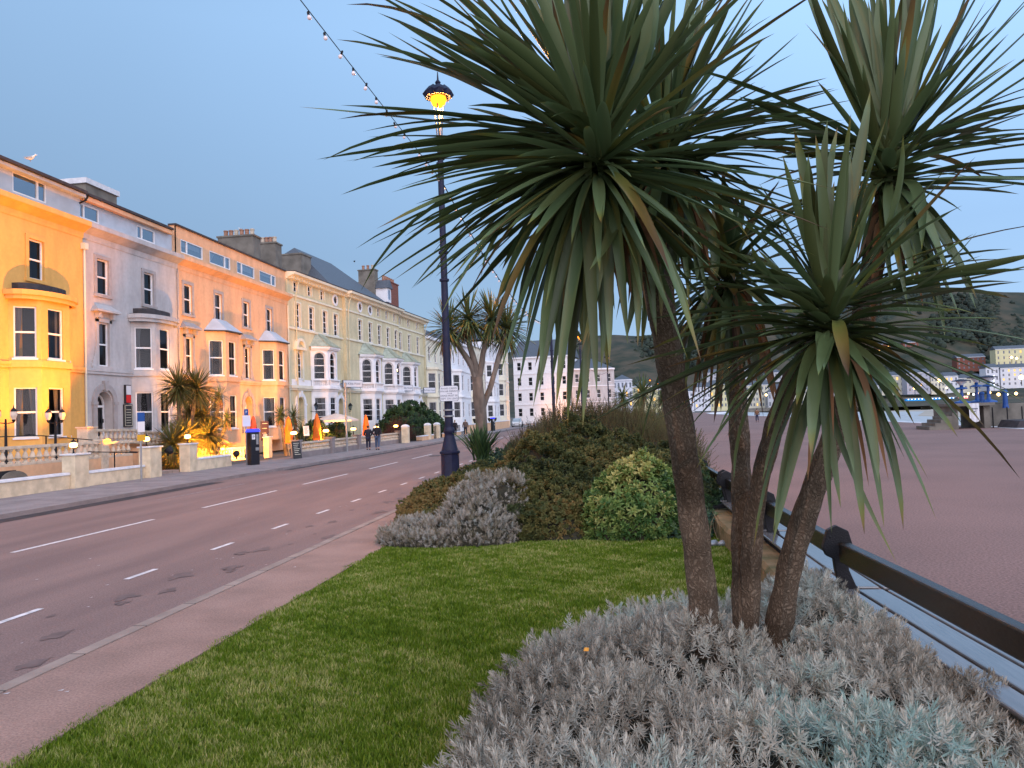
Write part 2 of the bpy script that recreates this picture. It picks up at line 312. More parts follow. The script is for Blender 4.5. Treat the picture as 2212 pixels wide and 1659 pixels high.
# markings
def marks(X, spans, wd, name):
    mb = MB()
    for a, b in spans: mb.poly([(X-wd/2,a,-.014),(X+wd/2,a,-.014),(X+wd/2,b,-.014),(X-wd/2,b,-.014)])
    return mb.build(name, M['paint'], **S)
marks(-10.68, [(-2.3,3.7),(12.4,16.6),(18.75,23.1)] + [(25.2+i*7.1, 25.2+i*7.1+4.4) for i in range(12)], .11, 'centre_line')
marks(-6.92, [(y, y+.72) for y in np.arange(-3.9, 90, 2.33)], .09, 'parking_bay_line')
mb = MB()
for a, b, o in ((21,26,1.7),(30,34.5,1.4),(34.9,39,1.35)): mb.poly([(-15.1+o,a,-.013),(-15.1+o+.07,a,-.013),(-14.95+o+.07,b,-.013),(-14.95+o,b,-.013)])
mb.build('worn_white_line', mat('worn_paint', (.25,.23,.24), .8, .5, 6), **S)
stain = mat('damp_stain', (.150,.102,.096), .75, .2, 6)
for k in range(46):     # irregular damp patches in the parking strip
    y = 5.2 + (k/34.)**1.3*19 + random.uniform(-.4,.4); x = random.uniform(-6.6,-5.3); r = random.uniform(.03,.13); n = 22; mb = MB()
    ph = random.random()*9
    mb.poly([(x + r*(1+.35*math.sin(3*t+ph)+.25*math.sin(5*t+2*ph)+.18*math.sin(8*t+ph))*math.cos(t), y + 1.9*r*(1+.3*math.sin(4*t+ph))*math.sin(t), -.0155+k*.00012) for t in np.linspace(0,2*pi,n,endpoint=False)])
    mb.build('damp_stain', stain, **S)
mb = MB(); mb.poly([(17.2,75.3,.004),(18.6,75.2,.004),(18.6,75.5,.004),(17.2,75.6,.004)]); mb.build('promenade_line', M['paint'], **S)
# litter specks and fallen leaves on path
mb = MB()
for k in range(60):
    y = random.uniform(3,20); x = random.uniform(-9,-3.9); s = random.uniform(.008,.022); z = .079 if x > -4.8 else -.012
    mb.poly([(x-s,y-s,z),(x+s,y-s*.6,z),(x+s*.7,y+s,z)])
mb.build('litter_specks', M['paint'], kind='stuff', label='pale specks of litter scattered on road and footpath', cat='litter')
# beach, sea, far shore
mb = MB(); e_ = [(24.8,-60,75),(25.9,40,75),(29.6,108,80),(31.7,260,95),(53,361,135)]
for (a,b,c),(d,e2,f2) in zip(e_[:-1],e_[1:]): mb.poly([(a,b,-.30),(c*.55,b,-1.3),(f2*.55,e2,-1.3),(d,e2,-.30)]).poly([(c*.55,b,-1.3),(c,b,-2.9),(f2,e2,-2.9),(f2*.55,e2,-1.3)])
mb; mb.build('pebble_beach', M['pebble'], **S)
mb = MB(); mb.poly([(60,-60,-2.95),(2500,-60,-2.95),(2500,1400,-2.95),(40,1400,-2.95),(60,300,-2.95)]); mb.build('beach', M['sand'], **S)
mb = MB(); mb.poly([(150,-600,-2.9),(2500,-600,-2.9),(2500,380,-2.9),(420,400,-2.9),(220,330,-2.9),(150,200,-2.9)]); mb.build('sea', M['sea'], **S)
# hill: ridge seen behind the town; a height field in polar rings round the bay
def hill_ridge(px):
    return interp([(700,800),(1100,760),(1230,728),(1440,722),(1530,700),(1620,668),(1780,640),(1950,625),(2080,626),(2212,633),(2500,640),(3000,700)], px)
rings_D = [430, 520, 600, 680, 780, 900, 1020, 1150, 1500]; frac = [0, .005, .035, .10, .26, .58, 1.0, .95, .3]
cols = np.linspace(700, 3000, 150); V = []
for i, (D, fr) in enumerate(zip(rings_D, frac)):
    for px in cols:
        r = ray(px, 860); dx = r[0]/r[1]; rr = on_y(px, hill_ridge(px), 1020.)[2]
        if i == 0: z = -1.
        elif i == 1: z = .5
        else: z = fr*rr + (math.sin(px*.021+i)*5 + math.sin(px*.063+2*i)*2.5)*(.9 if 3 < i < 6 else .25)
        V.append((dx*D, D, z))
n = len(cols); Fh = np.array([(i*n+j, i*n+j+1, (i+1)*n+j+1, (i+1)*n+j) for i in range(len(rings_D)-1) for j in range(n-1)])
M['hill'] = mat('hillside_scrub', (.076,.058,.036), .95, col2=(.020,.028,.016), scale=.045, bump=.6, bscale=.1)
fast('hill', V, Fh, M['hill'], smooth=True, kind='structure')
mb = MB(); mb.poly([(-900,360,-.15),(52,360,-.15),(70,425,-.15),(150,520,-.15),(330,600,-.15),(1200,640,-.15),(1200,700,2),(-900,700,2)]); mb.build('far_shore_ground', M['ground'], **S)
mb = MB(); pts = [(52,360),(70,425),(150,520),(330,600),(1200,640)]
for (a, b), (c, d) in zip(pts[:-1], pts[1:]): mb.hexa([(a,b,-3.2),(a+.5,b-2,-3.2),(c+.5,d-2,-3.2),(c,d,-3.2),(a,b,1.),(a+.5,b-1.5,1.),(c+.5,d-1.5,1.),(c,d,1.)])
mb.build('far_sea_wall', M['concrete'], kind='structure')
def hill_z(x, y):
    # bilinear on the same table
    px = min(max(CX + F_PX*((RC.T@np.array([x,y,0.]))[0]/(RC.T@np.array([x,y,0.]))[2]), 700), 3000)
    rr = on_y(px, hill_ridge(px), 1020.)[2]
    return max(.5, float(np.interp(y, rings_D, [f*rr for f in frac])))
# woodland on the hill: crown blobs too many to count
ico = []
bpy_ico = bpy.data.meshes.new('t')
import bmesh
bm = bmesh.new(); bmesh.ops.create_icosphere(bm, subdivisions=2, radius=1.); ICOV = np.array([v.co[:] for v in bm.verts]); ICOF = np.array([[v.index for v in f.verts] for f in bm.faces]); bm.free()
Vs, Fs, vv = [], [], []; k = 0
for t in range(12000):
    px = RG.uniform(1120, 2300); D = RG.uniform(690, 1010)
    if math.sin(px*.012+D*.015) + math.sin(px*.035-D*.03)*.8 + RG.uniform(-.9,.9) < .25: continue
    r = ray(px, 860); x = r[0]/r[1]*D; z = hill_z(x, D); s = RG.uniform(1.3, 3.4)
    v = ICOV*(1+.24*RG.standard_normal((len(ICOV),1)))*np.array([s, s, s*RG.uniform(.7,1.2)])+np.array([x, D, z+s*.3])
    Vs.append(v); Fs.append(ICOF+k*len(ICOV)); vv.append(np.full(len(ICOF), RG.random())+RG.random(len(ICOF))*.3); k += 1
M['wood_far'] = leafmat('far_woodland', [(0,(.010,.018,.015)),(1.2,(.034,.045,.030))], .9, 0)
fast('hillside_woodland', np.concatenate(Vs), np.concatenate(Fs), M['wood_far'], np.concatenate(vv), kind='stuff', label='dark evergreen woodland patches over the far hillside', cat='woodland')
# ------------------------------------------------------------------ terrace houses
def seg(x0, y0, x1, y1):
    l = math.hypot(x1-x0, y1-y0); ux, uy = (x1-x0)/l, (y1-y0)/l
    f = lambda s, d, z: (x0 + ux*s - uy*d, y0 + uy*s + ux*d, z)
    f.len = l; return f
def wall_panel(mb, fr, s0, s1, z0, z1, ops, rev=.16, mi=0):
    """wall sheet with real openings; ops = [(a,b,c,d,arch)]; mi+0 render, 1 dark room"""
    xs = sorted({s0, s1, *[o[0] for o in ops], *[o[1] for o in ops]}); zs = sorted({z0, z1, *[o[2] for o in ops], *[o[3] for o in ops]})
    P = lambda s, d, z: fr(s, d, z)
    for a, b in zip(xs[:-1], xs[1:]):
        for c, d in zip(zs[:-1], zs[1:]):
            if any(o[0] <= a+1e-6 and b <= o[1]+1e-6 and o[2] <= c+1e-6 and d <= o[3]+1e-6 for o in ops): continue
            mb.poly([P(a,0,c), P(b,0,c), P(b,0,d), P(a,0,d)], mi)
    for o in ops:
        a, b, c, d = o[:4]; R = rev
        mb.poly([P(a,0,c),P(a,R,c),P(b,R,c),P(b,0,c)],mi).poly([P(a,0,d),P(b,0,d),P(b,R,d),P(a,R,d)],mi)
        mb.poly([P(a,0,c),P(a,0,d),P(a,R,d),P(a,R,c)],mi).poly([P(b,0,c),P(b,R,c),P(b,R,d),P(b,0,d)],mi)
        e = .62; k = 1       # dim room behind the opening
        mb.poly([P(a,R,c),P(a,e,c),P(b,e,c),P(b,R,c)],k).poly([P(a,R,d),P(b,R,d),P(b,e,d),P(a,e,d)],k)
        mb.poly([P(a,R,c),P(a,R,d),P(a,e,d),P(a,e,c)],k).poly([P(b,R,c),P(b,e,c),P(b,e,d),P(b,R,d)],k).poly([P(a,e,c),P(a,e,d),P(b,e,d),P(b,e,c)],k)
        if len(o) > 4 and o[4]:
            r = (b-a)/2; cz = d - r; n = 12; A = [(a + r - r*math.cos(pi*i/n), cz + r*math.sin(pi*i/n)) for i in range(n+1)]
            for (p, q), (u, v) in zip(A[:-1], A[1:]):
                mb.poly([P(p,0.001,q),P(u,0.001,v),P(u,0.001,d),P(p,0.001,d)],mi).poly([P(p,0.001,q),P(p,R,q),P(u,R,v),P(u,0.001,v)],mi)
def extr(mb, fr, s0, s1, prof, mi=0):
    mb.ring([[fr(s, d, z) for d, z in prof] for s in (s0, s1)], mi)
def band(mb, path, o0, o1, z0, z1, mi=0):
    """horizontal moulding that follows a plan polyline; o outward = right-hand side of travel"""
    def off(o):
        r = []
        for i, p in enumerate(path):
            a = path[max(i-1, 0)]; b = path[min(i+1, len(path)-1)]; n1 = None
            def nrm(p, q): l = math.hypot(q[0]-p[0], q[1]-p[1]); return ((q[1]-p[1])/l, -(q[0]-p[0])/l)
            ns = [nrm(path[i-1], p)] if i else []; ns += [nrm(p, path[i+1])] if i < len(path)-1 else []
            nx = sum(t[0] for t in ns)/len(ns); ny = sum(t[1] for t in ns)/len(ns); q = nx*nx+ny*ny
            r.append((p[0]+o*nx/q, p[1]+o*ny/q))
        return r
    A, B = off(o0), off(o1)
    mb.ring([[(a[0],a[1],z0),(b[0],b[1],z0),(b[0],b[1],z1),(a[0],a[1],z1)] for a, b in zip(A, B)], mi)
NWIN = [0]
def window(root, fr, a, b, c, d, kind='sash', rec=.13, m=None, sill=True, curt=True, gl=None, name='window', arch=False):
    NWIN[0] += 1; rnd = random.Random(NWIN[0]*13)
    mb = MB(); t = .065; y0, y1 = rec-.05, rec+.02
    mb.box(a,a+t,y0,y1,c,d,fr=fr).box(b-t,b,y0,y1,c,d,fr=fr).box(a+t,b-t,y0,y1,c,c+t,fr=fr).box(a+t,b-t,y0,y1,d-t,d,fr=fr)
    ih = (c+d)/2
    if kind == 'sash': mb.box(a+t,b-t,y0+.01,y1+.02,ih-.04,ih+.04,fr=fr)
    if kind == 'bars':
        for q in (.25,.5,.75): z = lerp(c,d,q); h = .035 if q == .5 else .018; mb.box(a+t,b-t,y0+.01,y1+.01,z-h,z+h,fr=fr)
    if kind in ('side_l','side_r'):
        x = lerp(a,b,.28 if kind == 'side_l' else .74); mb.box(x-.05,x+.05,y0,y1,c+t,d-t,fr=fr)
    if kind == 'small': mb.box(a+t,b-t,y0+.01,y1,ih-.02,ih+.02,fr=fr)
    if arch:
        r = (b-a)/2; cz = d-r; n = 12
        pr = [[fr(a+r-q*math.cos(pi*i/n), y, cz+q*math.sin(pi*i/n)) for q, y in ((r,y0+.005),(r-.08,y0+.005),(r-.08,y1+.01),(r,y1+.01))] for i in range(n+1)]
        mb.ring(pr)
    if sill: mb.box(a-.06,b+.06,-.07,rec-.05,c-.09,c-.004,fr=fr)
    w = mb.build(name, m or M['white'], root, True)
    q = MB(); q.poly([fr(a+t,rec,c+t),fr(b-t,rec,c+t),fr(b-t,rec,d-t),fr(a+t,rec,d-t)]); q.build('pane', gl or M['glass'], w, True)
    if curt:
        q = MB(); dd = rec+.14; style = rnd.choice(['both','both','left','blind','drape']) if curt is True else curt
        W = b-a-2*t; H = d-c-2*t
        def cur(x0, x1, z0, z1, x0b=None, x1b=None):
            n = 14; x0b = x0 if x0b is None else x0b; x1b = x1 if x1b is None else x1b
            q.ring([[fr(lerp(x0b,x1b,i/n), dd+.03*math.sin(i*2.4), z0), fr(lerp(x0,x1,i/n), dd+.03*math.sin(i*2.4), z1)] for i in range(n+1)], cap=False, closed=False)
        A, B, C0, D0 = a+t, b-t, c+t, d-t
        if style == 'both': f = rnd.uniform(.15,.25); cur(A,A+W*f,C0,D0); cur(B-W*f,B,C0,D0)
        elif style == 'left': cur(A,A+W*.36,C0,D0,A,A+W*.16)
        elif style == 'drape': cur(A,A+W*.36,C0,D0,A,A+W*.13); cur(B-W*.36,B,C0,D0,B-W*.13,B)
        elif style == 'blind': cur(A,B,lerp(C0,D0,rnd.uniform(.45,.75)),D0)
        elif style == 'net': cur(A,B,C0,D0)
        q.build('curtain', M['curtain'], w, True)
    return w
def surround(w, fr, a, b, c, d, wd=.19, pr=.06, m=None, bottom=True):
    mb = MB(); mb.box(a-wd,a,-pr,.01,c,d,fr=fr).box(b,b+wd,-pr,.01,c,d,fr=fr).box(a-wd,b+wd,-pr,.01,d,d+wd,fr=fr)
    if bottom: mb.box(a-wd-.04,b+wd+.04,-pr-.05,.01,c-.16,c,fr=fr)
    mb.build('surround', m or M['greyt'], w, True)
def arch_ring(mb, fr, cx, cz, r0, r1, y0, y1, mi=0, a0=0., a1=pi, n=14):
    mb.ring([[fr(cx-q*math.cos(lerp(a0,a1,i/n)), y, cz+q*math.sin(lerp(a0,a1,i/n))) for q, y in ((r0,y0),(r1,y0),(r1,y1),(r0,y1))] for i in range(n+1)], mi)
def door(root, fr, cx, z0, spring, r, trim, scroll=True):
    """arched doorway: recessed door, pilasters, arch with keystone"""
    mb = MB(); mb.box(cx-r-.32,cx-r-.02,-.10,.0,z0,spring,fr=fr).box(cx+r+.02,cx+r+.32,-.10,.0,z0,spring,fr=fr)
    mb.box(cx-r-.38,cx-r+.0,-.14,.0,spring,spring+.16,fr=fr).box(cx+r,cx+r+.38,-.14,.0,spring,spring+.16,fr=fr)
    arch_ring(mb, fr, cx, spring+.16, r+.02, r+.32, -.1, .01)
    mb.hexa([fr(cx-.09,-.18,spring+.1+r),fr(cx+.09,-.18,spring+.1+r),fr(cx+.09,.0,spring+.1+r),fr(cx-.09,.0,spring+.1+r),
             fr(cx-.17,-.18,spring+.62+r),fr(cx+.17,-.18,spring+.62+r),fr(cx+.17,.0,spring+.62+r),fr(cx-.17,.0,spring+.62+r)])
    s = mb.build('door_surround', trim, root, True)
    q = MB(); q.box(cx-r+.03,cx-r+.13,.42,.5,z0,spring,fr=fr).box(cx+r-.13,cx+r-.03,.42,.5,z0,spring,fr=fr).box(cx-r+.13,cx+r-.13,.42,.5,spring-.12,spring,fr=fr).box(cx-r+.13,cx+r-.13,.42,.5,z0,z0+.25,fr=fr)
    arch_ring(q, fr, cx, spring, r-.1, r-.02, .42, .5)
    dr = q.build('door', M['white'], root, True)
    p = MB(); p.poly([fr(cx-r+.13,.46,z0+.25),fr(cx+r-.13,.46,z0+.25),fr(cx+r-.13,.46,spring-.12),fr(cx-r+.13,.46,spring-.12)]); p.build('pane', M['glass'], dr, True)
    h = MB(); h.box(cx+r-.2,cx+r-.17,.36,.42,z0+.95,z0+1.15,fr=fr); h.build('handle', M['iron'], dr, True)
def lathe_balusters(mb, p0, p1, z0, z1, step=.26, r=.075, mi=0):
    l = math.hypot(p1[0]-p0[0], p1[1]-p0[1]); n = max(1, int(l/step)); h = z1-z0
    for i in range(n):
        t = (i+.5)/n; x = lerp(p0[0],p1[0],t); y = lerp(p0[1],p1[1],t)
        mb.lathe(x, y, [(r*.9,z0),(r*.9,z0+h*.08),(r*.5,z0+h*.12),(r*1.05,z0+h*.33),(r*.9,z0+h*.48),(r*.42,z0+h*.78),(r*.45,z0+h*.86),(r*.8,z0+h*.92),(r*.8,z1)], 8, mi)
WM = lambda m: [m, M['room']]
def roof_slab(mb, x0, x1, d0, d1, z0, z1): mb.hexa([(x0,d0,z0),(x1,d0,z0),(x1,d1,z0+.5),(x0,d1,z0+.5),(x0,d0,z1),(x1,d0,z1),(x1,d1,z1+.5),(x0,d1,z1+.5)])
CORN = [(.02,11.66),(-.03,11.66),(-.05,11.76),(-.07,11.95),(-.16,12.0),(-.40,12.16),(-.52,12.22),(-.52,12.46),(.12,12.62),(.3,12.68),(.3,11.66)]
def bay_t1(root, c, m, trimm, round_top, hw=1.65, hf=.9, p=.95, z0=.9, zt=8.2):
    pts = [(c-hw,0),(c-hf,-p),(c+hf,-p),(c+hw,0)]; segs = [seg(*pts[i],*pts[i+1]) for i in range(3)]
    mb = MB(); wins = []
    for k, s in enumerate(segs):
        L = s.len; ww = .86 if k != 1 else .95; a = (L-ww)/2; b = a+ww
        ops = [(a,b,1.88,4.07),(a,b,5.36,7.64)]; wall_panel(mb, s, 0, L, z0, zt, ops); wins += [(s,o) for o in ops]
    mb.build('bay_wall', WM(m), root, True)
    t = MB()
    path = pts
    if round_top: path = [(c - (hw+.12)*math.cos(pi*i/14), -(p+.16)*math.sin(pi*i/14)**.7) for i in range(15)]
    band(t, pts, .0, .09, 4.95, 5.25); t.build('bay_string_course', trimm, root, True); t = MB()
    if round_top:
        band(t, path, -.05, .10, zt-.28, zt-.1); band(t, path, -.05, .20, zt-.1, zt+.12); t.build('bay_cornice', trimm, root, True)
    r = MB()
    if round_top:
        ins = [(c - (hw-.2)*math.cos(pi*i/14), -(p-.1)*math.sin(pi*i/14)**.7) for i in range(15)]
        r.ring([[(x,y,zt+.10) for x,y in path],[(x,y,zt+.17) for x,y in path],[(x,y,zt+.2) for x,y in ins],[(x,y,zt+.48) for x,y in ins]])
        r.build('bay_roof', M['felt'], root, True)
    else:
        o = .22; ev = [(c-hw-o,.0),(c-hf-o*.6,-p-o),(c+hf+o*.6,-p-o),(c+hw+o,.0)]; tp = [(c-.78,-.02),(c-.62,-.2),(c+.62,-.2),(c+.78,-.02)]
        r.ring([[(x,y,zt+.0) for x,y in ev],[(x,y,zt+.08) for x,y in ev]], 1)
        r.ring([[(x*.999+c*.001,y,zt+.08) for x,y in ev],[(x,y,9.12) for x,y in tp]])
        r.build('bay_roof', [M['attic'], M['felt']], root, True)
    for s, o in wins: window(root, s, *o, kind='sash', rec=.12, curt='drape' if o[2] < 3 else True)
def t1_house(name, label, Y0, Y1, m, trimm, mods, attic, group=None, doors=True, attm=None):
    root = thing(name, label, 'house', (-26, Y0, 0), pi/2, group); W = Y1-Y0; fr = seg(0,0,1,0); fw = seg(0,0,W,0)
    ops2, ops1, ops0 = [], [], []
    for kind, yc in mods:
        x = yc-Y0
        ops2.append((x-.47,x+.47,9.05,10.88))
        if kind == 'door': ops1.append((x-.42,x+.42,5.35,7.6)); ops0.append((x-.62,x+.62,1.5,3.98+.06,True))
    mb = MB(); 
    wall_panel(mb, fw, 0, W, 4.6, 12.6, ops1+ops2)
    wall_panel(mb, fw, 0, W, .0, 4.6, ops0, rev=.5)
    mb.box(.003,W-.003,.75,11,0,12.6).box(.002,.06,.002,.74,0,12.59).box(W-.06,W-.002,.002,.74,0,12.59)
    mb.build('wall', WM(m), root, True)
    t = MB(); extr(t, fw, -.0, W, CORN); t.build('cornice', m, root, True); t = MB(); extr(t, fw, 0, W, [(.0,4.92),(-.09,4.92),(-.09,5.06),(-.13,5.06),(-.13,5.2),(0,5.2)])
    t.build('string_course', m, root, True)
    for o in ops2:
        w_ = window(root, fw, *o, kind='sash'); surround(w_, fw, *o, m=trimm)
    for kind, yc in mods:
        x = yc-Y0
        if kind == 'door':
            o = (x-.42,x+.42,5.35,7.6); w_ = window(root, fw, *o, kind='sash'); q = MB()
            q.box(x-.6,x-.42,-.08,.01,5.3,7.75,fr=fw).box(x+.42,x+.6,-.08,.01,5.3,7.75,fr=fw).box(x-.6,x+.6,-.08,.01,7.6,7.8,fr=fw)
            for sx in (-1,1):      # scrolls at the foot, brackets under the hood
                for i in range(6): q.box(x+sx*.6+(0 if sx>0 else -.34*(1-i/6)**1.6-.03), x+sx*.6+(.34*(1-i/6)**1.6+.03 if sx>0 else 0), -.06,.01,5.3+i*.17,5.3+(i+1)*.17,fr=fw)
                q.box(x+sx*.55-.1,x+sx*.55+.1,-.28,.01,7.8,8.1,fr=fw)
            q.hexa([fw(x-.95,-.42,8.1),fw(x+.95,-.42,8.1),fw(x+.95,.01,8.1),fw(x-.95,.01,8.1),fw(x-.95,-.42,8.2),fw(x+.95,-.42,8.2),fw(x+.6,.01,8.55),fw(x-.6,.01,8.55)])
            q.box(x-.95,x+.95,-.12,.01,5.2,5.34,fr=fw)
            q.build('surround', trimm if yc > 37 else m, w_, True); door(root, fw, x, 1.5, 3.36, .62, trimm if trimm is not M['yellow'] else m)
        if kind == 'bay': bay_t1(root, x, m if attic != 'B' else M['pinkish'], m, attic != 'C')
    # attic storey
    a = MB(); r = MB()
    if attic == 'A':
        o = [(.5-3.2+3.0,3.0-.55,12.80,13.72),(-2.2+.0+.0,-.6,12.80,13.72)]; o = [(lo,hi,c,d) for lo,hi,c,d in [(30.55-Y0,32.6-Y0,12.80,13.74),(27.0-Y0,29.7-Y0,12.80,13.74)]]
        fa = seg(0,.12,W,.12); wall_panel(a, fa, 0, W, 12.7, 13.95, o, rev=.1); roof_slab(r, -.1, W-.1, -.40, 9, 13.86, 13.99); a.box(0,W,-.22,.10,13.70,13.855)
        for q in o: window(root, fa, *q, kind='side_r', rec=.06, sill=False, curt=False, gl=M['attic_glass'])
    if attic == 'B':
        o = [(.06,36.55-Y0,12.80,13.55),(39.75-Y0,41.45-Y0,12.80,13.55)]; fa = seg(0,.28,W,.28)
        wall_panel(a, fa, 0, W, 12.7, 13.72, o, rev=.1); roof_slab(r, -.35, W-.4, -.12, 9, 13.92, 14.05)
        for q in o: window(root, fa, *q, kind='side_l', rec=.06, sill=False, curt=False, gl=M['attic_glass'])
        f = MB(); f.box(.0,W-.4,-.02,.25,13.68,13.9); f.build('fascia', M['cream'], root, True)
        tk0 = on_x(185,384,-28.6); tk1 = on_x(252,415,-28.6); ta, tb = tk0[1]-Y0, tk1[1]-Y0; tz = tk0[2]; tr = MB(); tr.box(ta,tb,2.6,5.5,13.9,tz-.3); tr.build('tank_house', M['concrete'], root, True); tr = MB(); tr.box(ta-.12,tb+.12,2.48,5.6,tz-.3,tz); tr.build('tank_house_fascia', M['coping'], root, True)
        gp = MB(); gp.tube([(.1,-.3,13.9),(.1,-.1,13.6),(-.05,.2,13.4),(-.08,.24,12.75)],.05); gp.build('downpipe', M['iron'], root, True)
    if attic == 'C':
        o = [(43.85-Y0,46.4-Y0,12.82,13.66),(47.25-Y0,50.0-Y0,12.82,13.66),(50.95-Y0,53.6-Y0,12.82,13.66),(54.45-Y0,57.2-Y0,12.82,13.66)]; fa = seg(0,.1,W,.1)
        wall_panel(a, fa, 0, W, 12.7, 14.36, o, rev=.1); r.box(-.05,W+.05,-.02,.5,14.36,14.46); roof_slab(r, 0, W, .5, 9, 14.2, 14.3); a.box(0,.15,.1,1.2,12.7,14.36)
        for i, q in enumerate(o): window(root, fa, *q, kind=('side_l','side_r')[i%2], rec=.06, sill=False, curt='blind' if i != 1 else 'drape', gl=M['attic_glass'])
    a.build('attic_wall', WM(attm or m), root, True); r.build('roof_edge', M['felt'], root, True)
    return root
def chimney(root, x0, x1, y0, y1, z0, z1, m, pots, nx=True):
    mb = MB(); mb.box(x0,x1,y0,y1,z0,z1-.25).box(x0-.08,x1+.08,y0-.08,y1+.08,z1-.25,z1-.12); c = mb.build('chimney', m, root, True)
    for i in range(pots):
        t = (i+.5)/pots; p = MB(); y = lerp(y0+.15,y1-.15,t); p.lathe((x0+x1)/2, y, [(.17,z1-.12),(.16,z1+.3),(.19,z1+.34),(.19,z1+.42)], 8); p.build('chimney_pot', M['pot'] if i%3 else M['pot_pale'], c, True)
hA = t1_house('terrace_house', 'yellow floodlit terrace house at the left edge with a round dark bay roof', 24.6, 34.9, M['yellow'], M['yellow'], [('bay',31.75),('door',27.6)], 'A', attm=M['attic'])
hB = t1_house('terrace_house', 'grey shadowed terrace house between the yellow and peach houses, red sign by its door', 34.9, 43.2, M['pinkish'], M['greyt'], [('door',36.35),('bay',40.3)], 'B', attm=M['attic'])
hC = t1_house('terrace_house', 'peach rendered terrace house with four wide attic windows and two grey roofed bays', 43.2, 59.0, M['cream'], M['greyt'], [('door',44.35),('bay',48.05),('door',51.95),('bay',55.65)], 'C')
chimney(hC, 56-43.2-.6, 56-43.2+.6, 1.0, 3.9, 13.5, 16.8, M['concrete'], 6)
chimney(hC, 61.2-43.2-.6, 61.2-43.2+.6, 1.6, 4.0, 13.5, 17.4, M['concrete'], 6)
sl = MB(); sl.hexa([(6,4,14.3),(18,4,14.3),(18,10,14.3),(6,10,14.3),(6.5,6.9,16.4),(17.5,6.9,16.4),(17.5,7.1,16.4),(6.5,7.1,16.4)]); sl.build('roof', M['slate'], hC, True)
dp = MB(); dp.tube([(10.25,-.12,.3),(10.25,-.12,11.4)],.05).box(10.12,10.38,-.26,-.01,11.1,11.4); dp.build('downpipe', M['limetrim'], hA, True)
dp = MB(); dp.tube([(8.24,-.10,.3),(8.24,-.10,11.6)],.05); dp.build('downpipe', M['greyt'], hB, True)
dp = MB(); dp.tube([(15.7,-.10,.3),(15.7,-.10,11.6)],.05); dp.build('downpipe', M['limetrim'], hC, True)
# plaques by the grey house door
sg = thing('wall_sign', 'small red and white rating sign above the dark board by the grey house door', 'sign', (-25.98, 38.15, 3.5), pi/2)
mb = MB(); mb.box(-.22,.22,-.12,.0,-.05,.95); mb.build('sign_box', M['board'], sg, True); mb = MB(); mb.box(-.19,.19,-.135,-.122,.42,.9); mb.build('sign_panel', M['signwhite'], sg, True); mb = MB(); mb.box(-.19,.19,-.135,-.122,-.01,.40); mb.build('sign_panel', M['red'], sg, True)
sg = thing('menu_board', 'dark framed hotel name board on the grey wall under the red sign', 'board', (-25.98, 38.2, 2.2), pi/2)
mb = MB(); mb.box(-.36,.36,-.07,0,0,1.2); mb.build('board_panel', M['board'], sg, True); mb = MB(); mb.box(-.31,.31,-.085,-.072,.05,.07).box(-.31,.31,-.085,-.072,1.13,1.15).box(-.31,-.29,-.085,-.072,.05,1.15).box(.29,.31,-.085,-.072,.05,1.15)
for i in range(6): mb.box(-.2,.2,-.085,-.074,.2+i*.14,.225+i*.14)
mb.build('lettering', M['limetrim'], sg, True)
